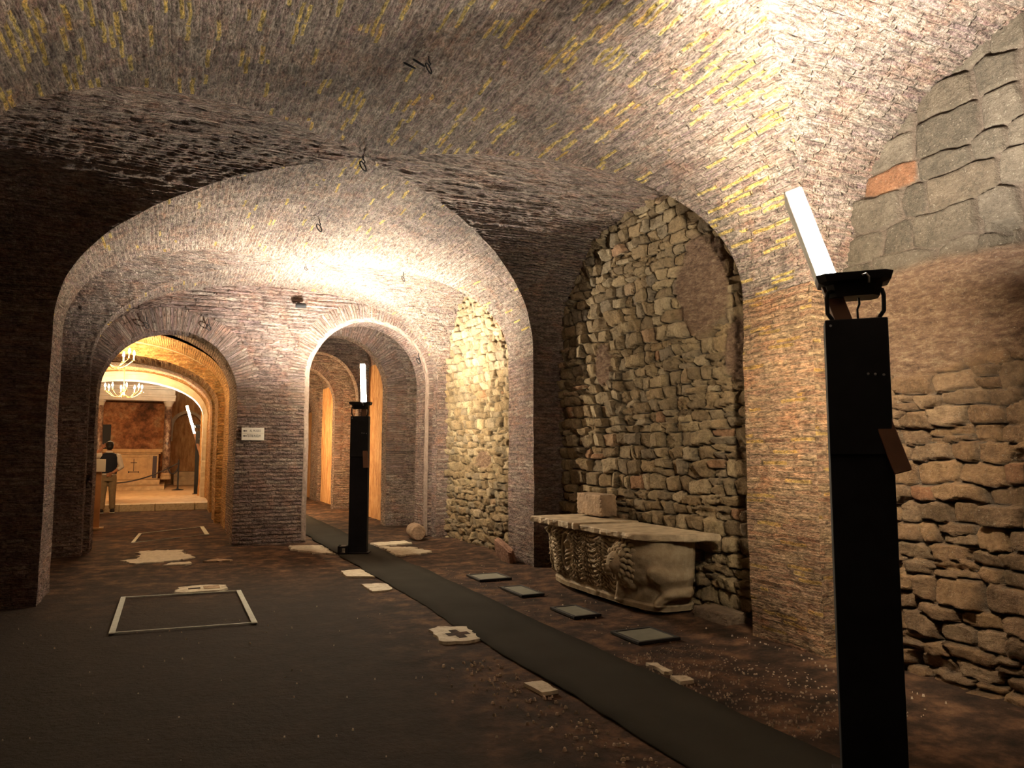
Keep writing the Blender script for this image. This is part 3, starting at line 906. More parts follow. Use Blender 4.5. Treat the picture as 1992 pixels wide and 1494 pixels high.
# ------------------------------------------------------------------ lamps: steel post, tray, tube
def lamp(loc, rotz, h, tilt, fwd, tlen, label, strength, flood, x0=-0.11, foot=False, low=0.68, shield=True, w=0.13, tdown=0.0):
    """tilt = lean to local -x per metre, fwd = lean to local +y per metre"""
    r = empty('lamp_post', loc, rotz, label, 'lamp', 'steel lamp posts with bare tubes')
    bm = bmesh.new(); box(bm, (-w, -0.07, 0.01), (w, 0.09, h), 0.006); bmobj('post', bm, M['black'], r)
    bm = bmesh.new(); box(bm, (-w * 1.0, -0.082, h * 0.70), (w * 0.96, -0.0705, h - 0.004), 0.003); fp = bmobj('front_plate', bm, M['black'], r)
    for (x, z) in ((-w * 0.82, h - 0.03), (w * 0.30, h * 0.875), (w * 0.52, h * 0.874), (w * 0.78, h * 0.872)):
        bm = bmesh.new(); lathe(bm, [(0.0001, 0), (0.006, 0.0), (0.005, 0.003), (0.0001, 0.004)], 10)
        for v in bm.verts: v.co = Vector((v.co.x + x, -0.0825 - v.co.z, v.co.y + z))
        bmobj('rivet', bm, M['rivet'], fp)
    bm = bmesh.new(); box(bm, (-w - 0.035, -0.10, 0.0), (w + 0.035, 0.12, 0.018), 0.004); bmobj('base_plate', bm, M['black_matt'], r)
    if foot:
        bm = bmesh.new()
        for lo, hi in (((-0.27, -0.12, 0), (-0.235, 0.06, 0.11)), ((-0.165, -0.12, 0), (-w, 0.06, 0.11)), ((-0.27, -0.12, 0.085), (-w, 0.06, 0.11)), ((-0.27, -0.12, 0), (-w, 0.06, 0.018))):
            box(bm, lo, hi, 0.003)
        bmobj('foot_bracket', bm, M['black_matt'], r)
    # tray with flared rim
    zt = h + 0.105
    bm = bmesh.new()

    def ring(z, a, b, c):
        return [(-a, -b + c, z), (-a + c, -b, z), (a - c, -b, z), (a, -b + c, z), (a, b - c, z), (a - c, b, z), (-a + c, b, z), (-a, b - c, z)]
    loft(bm, [ring(zt, 0.105, 0.07, 0.03), ring(zt + 0.055, 0.118, 0.085, 0.03), ring(zt + 0.066, 0.15, 0.11, 0.035), ring(zt + 0.10, 0.16, 0.12, 0.035), ring(zt + 0.10, 0.152, 0.112, 0.033), ring(zt + 0.068, 0.13, 0.09, 0.03)])
    tr = bmobj('tray', bm, M['black_matt'], r)
    bm = bmesh.new(); tube(bm, [(0.03, -0.118, zt + 0.082), (0.045, -0.128, zt + 0.085), (0.055, -0.128, zt + 0.07), (0.055, -0.118, zt + 0.045)], 0.005, 8)
    bmobj('handle', bm, M['rivet'], tr)
    bm = bmesh.new(); box(bm, (-0.118, -0.078, zt + 0.072), (0.118, 0.078, zt + 0.076))
    o = bmobj('flood_glass', bm, emit_mat('flood_light', FLOOD_COL, flood), tr); o['label'] = 'glowing upward flood light'
    for sx in (-1, 1):
        bm = bmesh.new()
        tube(bm, [(sx * 0.095, -0.055, zt + 0.03), (sx * 0.112, -0.06, zt + 0.02), (sx * 0.118, -0.06, zt - 0.005), (sx * 0.116, -0.06, h + 0.03), (sx * 0.10, -0.058, h + 0.006), (sx * 0.09, -0.055, h - 0.03)], 0.0095, 10)
        bmobj('bracket', bm, M['black_matt'], r)
    bm = bmesh.new(); tube(bm, [(0.02, 0.0, zt + 0.02), (0.022, -0.01, zt - 0.03), (0.012, -0.012, h + 0.05), (0.014, -0.01, h - 0.03)], 0.005, 8)
    bmobj('cable', bm, M['black_matt'], r)
    # slanting batten that runs through the tray and down past the post
    ax = Vector((-tilt, fwd, 1.0)).normalized()
    ux = Vector((1, 0, 0)); ux = (ux - ax * ux.dot(ax)).normalized(); uy = ax.cross(ux)
    base = Vector((x0, 0.0, zt + 0.10))
    mtx = Matrix((ux, uy, ax)).transposed().to_4x4(); mtx.translation = base
    kk = 1.0 / ax.z
    bm = bmesh.new(); box(bm, (-0.036, -0.022, -(low + 0.25) * kk), (0.036, 0.030, 0.0), 0.004, mtx=mtx)
    bmobj('batten', bm, M['batten'], r)
    bm = bmesh.new()
    box(bm, (-0.041, -0.030, 0.0), (-0.030, 0.115 if shield else 0.044, tlen * kk), 0.003, mtx=mtx)  # side plate of the channel, lengthened under shield to block light from the tube
    if shield:
        box(bm, (0.034, -0.030, 0.0), (0.041, 0.095, tlen * kk), 0.003, mtx=mtx)  # added flap that keeps tube light off the near rubble
    box(bm, (-0.036, -0.030, tlen * kk - 0.012), (0.034, 0.036, tlen * kk + 0.004), 0.003, mtx=mtx)
    bmobj('channel', bm, M['batten_white'], r)
    bm = bmesh.new(); box(bm, (-0.028, -0.004 if shield else -0.028, 0.004 - tdown), (0.034, 0.030, tlen * kk - 0.014), 0.010, 3, mtx=mtx)
    bmobj('tube', bm, emit_mat('tube_light', TUBE_COL, strength), r, smooth=True)
    if shield:                       # front half of the tube, added as a dimmer emitter to spare the near floor
        bm = bmesh.new(); box(bm, (-0.028, -0.028, 0.004), (0.034, -0.006, tlen * kk - 0.014), 0.006, 3, mtx=mtx)
        bmobj('tube_front_dim', bm, emit_mat('tube_front_dim_light', TUBE_COL, 260.0), r, smooth=True)
    return r


lamp((2.84, 2.40, 0.013), -YAW - 0.36, 2.04, 0.30, 0.085, 0.45, 'tall black steel lamp post beside the near rubble wall, its lit tube leaning left', TUBE_NEAR, FLOOD_NEAR, low=0.645, shield=True)
lamp((2.50, 10.72, 0.013), -YAW * 0.9, 1.96, 0.06, 0.085, 0.57, 'black steel lamp post on the dark runner in front of the right arch', TUBE_MID, FLOOD_MID, x0=0.045, foot=True, shield=False, low=0.70)
lamp((0.79, 25.34, 0.155), -YAW * 0.3, 1.96, 0.30, 0.1, 0.60, 'distant slim lamp post beside the altar steps in the chapel', TUBE_FAR, FLOOD_FAR, x0=-0.20, low=0.7, shield=False, w=0.07, tdown=0.3)


# ------------------------------------------------------------------ runner and floor markings
g = Grid()
ys = np.linspace(0.2, 19.2, 300)
wl = 2.235 + vn(np.stack([ys * 2.2, 0 * ys, 0 * ys], -1), 31) * 0.02 + vn(np.stack([ys * 9, 0 * ys, 0 * ys], -1), 32) * 0.008
wr = 2.925 + vn(np.stack([ys * 2.2, 0 * ys + 5, 0 * ys], -1), 33) * 0.02 + vn(np.stack([ys * 9, 0 * ys + 5, 0 * ys], -1), 34) * 0.006
rows = []
for t, zz in ((-0.0, 0.0), (0.0, 0.011), (0.25, 0.012), (0.5, 0.012), (0.75, 0.012), (1.0, 0.011), (1.0, 0.0)):
    rows.append(np.stack([wl + (wr - wl) * t, ys, zz + vn(np.stack([ys * 1.5, 0 * ys + t * 3, 0 * ys], -1), 35) * 0.002 * (zz > 0)], -1))
tag(g.add(np.array(rows), flip=False).build('carpet_runner', M['carpet'], smooth=False), 'long dark grey-brown runner laid along the floor towards the right arch', 'carpet')


def strip(bm, a, b, w, z=0.004, t=0.004):
    a = Vector((*a, 0)); b = Vector((*b, 0)); d = (b - a).normalized(); n = Vector((-d.y, d.x, 0)) * w / 2
    a = a - d * w / 2; b = b + d * w / 2
    loft(bm, [[a - n, a + n, b + n, b - n], [p + Vector((0, 0, z + t)) for p in (a - n, a + n, b + n, b - n)]])


for pts, lab, ws in (([(-0.37, 6.9), (0.71, 6.8), (0.71, 8.41), (-0.37, 8.51)], 'large white rectangle outline laid on the dark floor before the left arch', (0.018, 0.045, 0.02, 0.045)),
                     ([(-0.49, 13.54), (0.65, 14.33), (0.62, 15.85), (-0.43, 15.01)], 'thin white rectangle outline on the floor inside the left arch', (0.012, 0.07, 0.03, 0.05))):
    r = empty('floor_outline', (pts[0][0], pts[0][1], 0), 0, lab, 'floor marking', 'white outlines on the floor')
    o = Vector((pts[0][0], pts[0][1]))
    for i in range(4):
        bm = bmesh.new(); strip(bm, Vector(pts[i]) - o, Vector(pts[(i + 1) % 4]) - o, ws[i]); bmobj('strip', bm, M['white_line'], r)


def slab(name, pts, mat, label, cat, h=0.012, jag=0.012, seed=0, group=None, hole=None):
    """worn flat marble piece let into the floor, ragged outline"""
    P = [Vector(p) for p in pts]
    out = []
    rr = random.Random(seed)
    for a, b in zip(P, P[1:] + P[:1]):
        m = max(2, int((b - a).length / 0.05))
        for i in range(m):
            q = a.lerp(b, i / m)
            out.append((q.x + rr.uniform(-jag, jag), q.y + rr.uniform(-jag, jag)))
    c = (sum(p[0] for p in out) / len(out), sum(p[1] for p in out) / len(out))
    bm = bmesh.new()
    lo = [(x - c[0], y - c[1], -0.01) for x, y in out]; hi = [((x - c[0]) * 0.98, (y - c[1]) * 0.98, h) for x, y in out]
    loft(bm, [lo, hi])
    o = bmobj(name, bm, mat)
    o.location = (c[0], c[1], 0)
    return tag(o, label, cat, group)


GF = 'marble pieces set in the floor'
cs = slab('stone_slab', [(1.98, 5.92), (2.07, 5.99), (2.29, 5.9), (2.25, 5.47), (2.15, 5.44), (1.93, 5.49)], M['marble'], 'cream marble slab with a sunken dark cross beside the runner', 'slab', seed=1, group=GF)
bm = bmesh.new()
cx_ = [(-0.05, -0.135), (0.03, -0.135), (0.035, -0.045), (0.10, -0.05), (0.10, 0.045), (0.035, 0.04), (0.03, 0.13), (-0.045, 0.13), (-0.05, 0.045), (-0.115, 0.05), (-0.115, -0.04), (-0.05, -0.045)]
loft(bm, [[(x * 0.85, y, 0.0125) for x, y in cx_], [(x * 0.85, y, 0.0138) for x, y in cx_]])
o = bmobj('cross_inlay', bm, M['floor'], cs); o['label'] = 'dark sunken cross'
o.location = (0.03, -0.02, 0)
slab('stone_slab', [(1.94, 9.24), (2.20, 9.29), (2.22, 8.65), (1.92, 8.8)], M['marble'], 'cream marble scrap by the runner, farther of the pair near the middle lamp', 'slab', seed=2, group=GF)
slab('stone_slab', [(1.96, 8.23), (2.17, 8.2), (2.22, 8.11), (2.2, 7.81), (2.11, 7.73), (1.96, 7.74)], M['marble'], 'cream marble scrap by the runner, nearer of the pair before the middle lamp', 'slab', seed=3, group=GF)
slab('stone_slab', [(2.97, 11.88), (3.54, 11.92), (3.57, 11.6), (2.98, 11.44)], M['marble'], 'pale worn slab across the threshold of the right arch', 'slab', seed=4, group=GF, jag=0.03)
slab('stone_slab', [(3.0, 11.3), (3.42, 11.1), (3.54, 10.41), (2.95, 10.26)], M['marble'], 'pale ragged slab on the floor just right of the middle lamp', 'slab', seed=5, group=GF, jag=0.05)
slab('stone_slab', [(1.72, 12.05), (2.18, 11.9), (2.19, 10.85), (1.95, 11.06), (1.71, 11.56)], M['marble'], 'pale cracked slab at the foot of the brick pier between the arches', 'slab', seed=6, group=GF, jag=0.04)
slab('stone_slab', [(3.03, 4.39), (3.1, 4.35), (3.08, 4.14), (3.01, 4.14)], M['marble'], 'narrow cream slab at the right edge of the runner, farther of two', 'slab', seed=7, group=GF)
slab('stone_slab', [(3.0, 4.06), (3.09, 4.03), (3.08, 3.93), (2.98, 3.93)], M['marble'], 'small cream slab at the right edge of the runner, nearer of two', 'slab', seed=8, group=GF, jag=0.006)
slab('stone_slab', [(2.07, 4.33), (2.2, 4.32), (2.2, 4.11), (2.09, 4.11)], M['marble'], 'lone cream slab at the left edge of the runner in the foreground', 'slab', seed=9, group=GF, jag=0.006)
slab('mosaic_patch', [(-0.37, 12.3), (0.0, 12.28), (0.19, 12.19), (0.34, 11.35), (0.32, 11.2), (-0.01, 10.98), (-0.2, 10.97), (-0.42, 11.02), (-0.51, 11.31), (-0.36, 11.46), (-0.35, 11.67)], M['marble'], 'big bright cream mosaic patch on the floor before the left arch', 'mosaic', seed=10, group=GF, jag=0.05)
slab('mosaic_patch', [(-0.03, 10.65), (0.07, 10.85), (0.27, 10.85), (0.33, 10.73), (0.25, 10.62)], M['marble'], 'small bright mosaic sliver just in front of the big mosaic patch', 'mosaic', seed=11, group=GF, jag=0.02)
slab('mosaic_patch', [(0.45, 10.82), (0.64, 11.0), (0.83, 10.8), (0.65, 10.73)], M['stonebrown'], 'brownish lens-shaped mosaic scrap right of the big mosaic patch', 'mosaic', seed=12, group=GF, jag=0.02)
bs = slab('stone_slab', [(0.1, 8.56), (0.14, 8.86), (0.39, 8.88), (0.61, 8.80), (0.58, 8.50), (0.17, 8.50)], M['marble'], 'oblong worn marble frame at the far edge of the large white outline', 'slab', seed=13, group=GF, jag=0.03)
bm = bmesh.new(); box(bm, (-0.12, -0.02, 0.0125), (0.0, 0.06, 0.0145)); o = bmobj('recess', bm, M['floor'], bs); o['label'] = 'dark sunken slot'
bm = bmesh.new(); box(bm, (0.03, -0.07, 0.0125), (0.19, 0.11, 0.018), 0.004); o = bmobj('inset_panel', bm, M['stonebrown'], bs); o['label'] = 'rough brown inset'

# four grey plaques in dark frames beside the sarcophagus
for pts, lab in (([(3.22, 7.87), (3.62, 7.87), (3.62, 8.29), (3.22, 8.29)], 'dark framed floor plaque at the foot of the farther brick pier'),
                 ([(3.26, 6.86), (3.52, 6.86), (3.52, 7.40), (3.26, 7.40)], 'dark framed floor plaque in front of the sarcophagus far end'),
                 ([(3.26, 5.79), (3.54, 5.79), (3.54, 6.25), (3.26, 6.25)], 'dark framed floor plaque in front of the sarcophagus lion'),
                 ([(3.27, 4.82), (3.66, 4.82), (3.66, 5.22), (3.27, 5.22)], 'large dark framed floor plaque nearest the near brick pier')):
    (xa, ya), (xb, yb) = pts[0], pts[2]
    r = empty('floor_plaque', ((xa + xb) / 2, (ya + yb) / 2, 0), 0, lab, 'plaque', 'framed plaques on the floor')
    hx, hy = (xb - xa) / 2, (yb - ya) / 2
    bm = bmesh.new()
    t = 0.032
    for lo, hi in (((-hx, -hy, 0), (hx, -hy + t, 0.022)), ((-hx, hy - t, 0), (hx, hy, 0.022)), ((-hx, -hy + t, 0), (-hx + t, hy - t, 0.022)), ((hx - t, -hy + t, 0), (hx, hy - t, 0.022))):
        box(bm, lo, hi, 0.003)
    bmobj('frame', bm, M['black_matt'], r)
    bm = bmesh.new(); box(bm, (-hx + t, -hy + t, 0.0), (hx - t, hy - t, 0.017)); bmobj('panel', bm, M['panel'], r)

# loose pebbles and chips
bm = bmesh.new()
rp = random.Random(5)


def chip(x, y, s):
    n = rp.randint(5, 7); a0 = rp.random() * 6; zz = 0.0 + (0.026 if x > 4.0 else 0)
    lo = [(x + s * math.cos(a0 + 2 * PI * i / n) * rp.uniform(.7, 1.2), y + s * math.sin(a0 + 2 * PI * i / n) * rp.uniform(.7, 1.2), -0.012 + zz) for i in range(n)]
    loft(bm, [lo, [(x + (p[0] - x) * .6, y + (p[1] - y) * .6, s * rp.uniform(.35, .8) - 0.004 + zz) for p in lo]])


for i in range(240):
    y = rp.uniform(2.0, 5.0); chip(2.19 - abs(rp.gauss(0, 0.22)) - max(0, 0.05), y, rp.uniform(0.005, 0.014))
for i in range(800):
    y = rp.uniform(2.9, 4.7); chip(min(4.1, 2.97 + abs(rp.gauss(0.35, 0.42))), y, rp.uniform(0.003, 0.010))
for i in range(90):
    chip(rp.uniform(-1.2, 1.9), rp.uniform(2.2, 7.5), rp.uniform(0.003, 0.008))
for i in range(200):
    chip(3.0 + abs(rp.gauss(0, 0.5)), rp.uniform(4.7, 9.0), rp.uniform(0.004, 0.012)) if rp.random() < 0.6 else None
tag(bmobj('pebbles', bm, M['pebble']), 'loose pale pebbles and chips scattered over the earth floor', 'pebbles', kind='stuff')


# ------------------------------------------------------------------ sarcophagus
sr = empty('sarcophagus', (4.165, 6.50, 0), 0, 'carved marble sarcophagus with a lion at its rounded near end, under the rubble arch', 'sarcophagus')
HX, HY, SH = 0.325, 1.04, 0.62


def sarc_outline(u):
    """plan point and outward normal for perimeter parameter u (radians); superellipse"""
    p = 3.6
    c, s_ = np.cos(u), np.sin(u)
    x = np.sign(c) * np.abs(c) ** (2 / p) * HX
    y = np.sign(s_) * np.abs(s_) ** (2 / p) * HY
    return x, y


uu = np.linspace(0, 2 * PI, 4001)
x_, y_ = sarc_outline(uu)
Ls = np.concatenate([[0], np.cumsum(np.hypot(np.diff(x_), np.diff(y_)))])
NU, NV = 900, 190
q = np.linspace(0, Ls[-1], NU)
px_ = np.interp(q, Ls, x_); py_ = np.interp(q, Ls, y_)
tx = np.gradient(px_, q); ty = np.gradient(py_, q)
nl = np.hypot(tx, ty); nx_, ny_ = ty / nl, -tx / nl
zz = np.linspace(0.0, 1.0, NV)
Zs = zz * SH
YY = np.broadcast_to(py_[:, None], (NU, NV)); ZZ = np.broadcast_to(Zs[None, :], YY.shape); QQ = np.broadcast_to(q[:, None], YY.shape)
front = sstep(0.22, 0.02, px_)[:, None] * np.ones_like(ZZ)           # the nave side carries the relief
R = np.zeros_like(ZZ)


def festoon(yc, wdt, z0, amp, freq):
    """hanging folds between two raised points"""
    t_ = (YY - yc) / wdt
    m = sstep(1.0, 0.8, np.abs(t_)) * sstep(0.08, 0.14, ZZ) * sstep(0.62, 0.56, ZZ)
    ph = (ZZ - 0.16 * t_ ** 2 - z0) * freq
    return m * amp * (np.abs(np.sin(ph)) ** 0.7 - 0.3)


wpn = np.stack([YY * 7, ZZ * 7, 0 * ZZ], -1)
wy = YY + vn(wpn, 71) * 0.022; wz = ZZ + vn(wpn, 72) * 0.022
allm = sstep(-0.52, -0.44, YY) * sstep(0.075, 0.11, ZZ) * sstep(0.60, 0.57, ZZ)
cell = (wy + 0.55) / 0.31
cf = cell - np.floor(cell) - 0.5
R += allm * 0.017 * (np.abs(np.sin((wz - 0.55 * cf ** 2) * 74)) ** 0.6 - 0.45)
R += allm * 0.020 * np.exp(-((np.abs(cf) - 0.5) / 0.10) ** 2) * (0.6 + 0.5 * np.sin(wy * 210 + wz * 14))
R += allm * vn(np.stack([YY * 26, ZZ * 26, 0 * ZZ], -1), 73) * 0.010
R += festoon(-0.02, 0.30, 0.1, 0.022, 62)
R += festoon(0.76, 0.22, 0.1, 0.020, 66)
R += festoon(0.18, 0.13, 0.1, 0.018, 70)
for yc_, w_ in ((0.98, 0.055), (0.62, 0.04), (0.29, 0.045), (-0.26, 0.05)):        # standing draped figures
    t_ = (YY - yc_) / w_
    m = sstep(1.25, 0.75, np.abs(t_)) * sstep(0.06, 0.12, ZZ) * sstep(0.62, 0.55, ZZ)
    R += m * (0.030 * np.sqrt(np.clip(1 - t_ ** 2 * 0.6, 0, 1)) + 0.009 * np.sin(YY * 190 + ZZ * 9 + 3 * np.sin(ZZ * 11)))
    R += 0.045 * np.exp(-(((YY - yc_) / 0.042) ** 2 + ((ZZ - 0.56) / 0.05) ** 2))
# oval medallion with a bust
tt = np.sqrt(((YY - 0.46) / 0.125) ** 2 + ((ZZ - 0.37) / 0.205) ** 2)
ins = tt < 1.08
R = np.where(ins, -0.006, R)
R += 0.034 * np.exp(-((tt - 0.95) / 0.085) ** 2)
R += 0.050 * np.exp(-(((YY - 0.46) / 0.034) ** 2 + ((ZZ - 0.45) / 0.045) ** 2))
R += 0.042 * np.exp(-(((YY - 0.46) / 0.062) ** 2 + ((ZZ - 0.30) / 0.09) ** 2)) * (1 + 0.25 * np.sin(ZZ * 150 + YY * 60))
# lion body on the rounded near end
bz = 0.40 + 0.03 * np.sin((YY + 0.55) * 7)
lionz = np.exp(-(((YY + 0.80) / 0.30) ** 6 + ((ZZ - bz) / 0.15) ** 6))
R += 0.058 * lionz
for (ya, za, yb, zb, w_) in ((-0.58, 0.33, -0.50, 0.06, 0.042), (-0.66, 0.30, -0.70, 0.20, 0.04), (-0.98, 0.34, -1.06, 0.18, 0.06), (-1.06, 0.18, -0.98, 0.07, 0.035)):
    d = np.array([yb - ya, zb - za]); l2 = d @ d
    t_ = np.clip(((YY - ya) * d[0] + (ZZ - za) * d[1]) / l2, 0, 1)
    dist = np.hypot(YY - ya - t_ * d[0], ZZ - za - t_ * d[1])
    R += 0.062 * np.exp(-(dist / w_) ** 4)
R += 0.014 * np.sin(YY * 26 + ZZ * 30) * np.exp(-(((YY + 0.85) / 0.3) ** 2 + ((ZZ - 0.12) / 0.07) ** 2))
R *= front * np.where(YY < -0.45, 0.9, 1.0)
Pn = np.stack([QQ * 6, ZZ * 6, 0 * ZZ], -1)
R += vn(Pn, 41) * 0.008 + vn(Pn * 4, 42) * 0.004
# plain rims at the bottom and the top
R += 0.020 * sstep(0.07, 0.045, ZZ) + 0.012 * sstep(0.605, 0.62, ZZ)
taper = (-0.05 * (1 - zz) ** 2)[None, :]                      # the foot draws in a little
offs = R + taper
P = np.stack([px_[:, None] + nx_[:, None] * offs, py_[:, None] + ny_[:, None] * offs, ZZ + 0.045], -1)
gg = Grid()
gg.add(P, np.stack([QQ, ZZ], -1))
inn = np.stack([px_[:, None] * np.array([1.0, 0.80, 0.78])[None, :], py_[:, None] * np.array([1.0, 0.93, 0.92])[None, :], np.array([SH + 0.045, SH + 0.047, 0.25])[None, :] + 0 * px_[:, None]], -1)
inn[:, 0, :] = P[:, -1, :]
gg.add(inn)
gg.add(np.stack([P[:, 0, :], np.stack([0 * px_, 0 * px_, 0 * px_ + 0.05], -1)], 1), flip=True)
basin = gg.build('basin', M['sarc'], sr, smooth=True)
# lion head with mane
lh = bmesh.new()
LC = Vector((-0.375, -0.60, 0.44))
blob(lh, LC, (0.085, 0.078, 0.088), 4, 0.06, 3)
blob(lh, LC + Vector((-0.068, 0.015, -0.035)), (0.045, 0.042, 0.036), 3, 0.05, 4)      # muzzle
blob(lh, LC + Vector((-0.105, 0.02, -0.018)), (0.016, 0.02, 0.014), 2, 0.0, 5)          # nose
blob(lh, LC + Vector((-0.062, 0.02, -0.075)), (0.03, 0.03, 0.016), 2, 0.05, 6)          # jaw
for sy in (-1, 1):
    blob(lh, LC + Vector((-0.068, sy * 0.038 + 0.01, 0.018)), (0.014, 0.015, 0.010), 2)   # eyes
    blob(lh, LC + Vector((-0.058, sy * 0.036 + 0.01, 0.040)), (0.022, 0.022, 0.010), 2)   # brows
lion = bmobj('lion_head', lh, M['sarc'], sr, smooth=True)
lion.scale = (1.22, 1.22, 1.22); lion.location = LC * -0.22 + Vector((-0.012, 0, 0.0))
mb = bmesh.new()
for ring_, (rr_, nn_) in enumerate(((0.088, 14), (0.118, 18), (0.148, 21))):
    for i in range(nn_):
        a = 2 * PI * i / nn_ + ring_ * 0.25
        c = LC + Vector((0.005 + 0.032 * ring_, rr_ * math.sin(a) * 0.9, rr_ * math.cos(a)))
        t_ = Vector((0, math.cos(a), -math.sin(a))); o_ = Vector((0.1, math.sin(a), math.cos(a)))
        tube(mb, [c - o_ * 0.022 - t_ * 0.010, c - o_ * 0.004 + t_ * 0.010 + Vector((-0.016, 0, 0)), c + o_ * 0.018 + t_ * 0.012 + Vector((-0.014, 0, 0)), c + o_ * 0.034 - t_ * 0.004, c + o_ * 0.030 - t_ * 0.018 + Vector((-0.004, 0, 0))], [0.009, 0.0165, 0.0165, 0.013, 0.007], 8)
for sy in (-1, 1):
    blob(mb, LC + Vector((-0.01, sy * 0.075, 0.075)), (0.022, 0.026, 0.03), 2, 0.05, 9)
bmobj('mane', mb, M['sarc'], lion, smooth=True)


def rough_slab(name, pts, z0, z1, mat, parent, seed, jag=0.02):
    rr = random.Random(seed)
    out = []
    P = [Vector(p) for p in pts]
    for a, b in zip(P, P[1:] + P[:1]):
        m = max(2, int((b - a).length / 0.06))
        for i in range(m):
            q_ = a.lerp(b, i / m)
            out.append(Vector((q_.x + rr.uniform(-jag, jag) * 0.6, q_.y + rr.uniform(-jag, jag) * 0.6)))
    cc = sum(out, Vector((0, 0))) / len(out)
    bm = bmesh.new()
    rings = []
    for t_, sc_ in ((0, 0.965), (0.12, 0.99), (0.5, 1.0), (0.86, 0.99), (1, 0.965)):
        rings.append([(cc.x + (p.x - cc.x) * (1 - (1 - sc_) * (1.0 if abs(p.x - cc.x) < .2 else 1)) + rr.uniform(-1, 1) * 0.004, cc.y + (p.y - cc.y) * (1 - (1 - sc_) * 0.35), z0 + (z1 - z0) * t_ + (rr.uniform(-1, 1) * jag * 0.25 if t_ in (0, 0.12) else 0)) for p in out])
    loft(bm, rings)
    return bmobj(name, bm, mat, parent)


s1 = rough_slab('lid_slab', [(-0.43, 0.12), (0.32, 0.08), (0.32, 1.10), (-0.42, 1.12)], 0.670, 0.738, M['slab'], sr, 21)
s2 = rough_slab('lid_slab', [(-0.39, -0.86), (-0.1, -1.12), (0.30, -1.22), (0.32, 0.06), (-0.40, 0.09)], 0.668, 0.725, M['slab'], sr, 22)
for yy in (-0.72, 0.72):
    bm = bmesh.new(); blob(bm, (0.02, yy, 0.028), (0.22, 0.12, 0.035), 3, 0.06, int(yy * 10) + 20, 0.5); bmobj('support_block', bm, M['stonebrown'], sr)


def stone(name, c, r, mat, label, cat, seed, rot=(0, 0, 0), sq=0.72, rough_=0.07, sub=4):
    bm = bmesh.new(); blob(bm, (0, 0, 0), r, sub, rough_, seed, sq)
    o = bmobj(name, bm, mat); o.location = c; o.rotation_euler = rot
    return tag(o, label, cat)


stone('stone_block', (4.36, 7.22, 0.872), (0.11, 0.28, 0.125), M['stonebrown'], 'squared brown stone block resting on the far half of the sarcophagus lid', 'stone', 31, sq=0.85, rough_=0.04)
stone('stone_block', (4.34, 5.17, 0.05), (0.12, 0.22, 0.065), M['stonedark'], 'low stone block on the floor at the dark near end of the sarcophagus', 'stone', 32, sq=0.85, rough_=0.05)
stone('stone_fragment', (4.06, 9.05, 0.13), (0.05, 0.24, 0.15), M['stonered'], 'reddish stone fragment leaning on the foot of the farther brick pier', 'stone', 33, rot=(0.35, -0.3, 0), sq=0.6)
# column drum lying by the right arch
bm = bmesh.new()
lathe(bm, [(0.001, -0.23), (0.11, -0.23), (0.128, -0.215), (0.132, 0.0), (0.128, 0.215), (0.11, 0.23), (0.001, 0.23)], 28)
for v in bm.verts:
    p = np.array(v.co[:]); v.co += Vector(vvec(p * 9, 51) * 0.006)
o = bmobj('column_drum', bm, M['drum'], smooth=False)
o.rotation_euler = (PI / 2, 0, -0.12); o.location = (3.80, 12.12, 0.128)
tag(o, 'short brown column drum lying on its side by the right arch jamb', 'stone')


# ------------------------------------------------------------------ hooks, small fixtures
def torus(bm, c, R_, r_, nrm=(0, 0, 1), n=20, m=8, sx=1.0):
    z = Vector(nrm).normalized(); x = z.orthogonal().normalized(); y = z.cross(x)
    c = Vector(c)
    pts = [c + x * math.cos(2 * PI * i / n) * R_ * sx + y * math.sin(2 * PI * i / n) * R_ for i in range(n)]
    rings = []
    for i in range(n):
        d = (pts[i] - c).normalized()
        rings.append([bm.verts.new(pts[i] + d * r_ * math.cos(2 * PI * k_ / m) + z * r_ * math.sin(2 * PI * k_ / m)) for k_ in range(m)])
    for i in range(n):
        a, b = rings[i], rings[(i + 1) % n]
        for k_ in range(m):
            bm.faces.new((a[k_], a[(k_ + 1) % m], b[(k_ + 1) % m], b[k_]))


def hook(x, y, z, label, s=1.0, double=False, nrm=(0.5, -0.7, 0.2)):
    r = empty('iron_hook', (x, y, z), 0, label, 'hook', 'old iron rings and hooks in the masonry')
    bm = bmesh.new(); tube(bm, [(0, 0, 0.03), (0, 0, -0.02 * s), (0.012 * s, 0, -0.035 * s), (0.004, 0, -0.05 * s)], 0.0042 * s, 8); bmobj('spike', bm, M['black_matt'], r)
    bm = bmesh.new(); torus(bm, (0.0, 0, -0.065 * s), 0.032 * s, 0.0042 * s, nrm, sx=0.7); bmobj('ring', bm, M['black_matt'], r)
    if double:
        bm = bmesh.new(); torus(bm, (-0.055 * s, 0.02, -0.035 * s), 0.04 * s, 0.006 * s, (0.3, -0.6, 0.8), sx=0.65); bmobj('ring', bm, M['black_matt'], r)
        bm = bmesh.new(); torus(bm, (-0.11 * s, 0.03, -0.06 * s), 0.038 * s, 0.005 * s, (0.2, -0.6, 0.8), sx=0.6); bmobj('ring', bm, M['black_matt'], r)
    return r


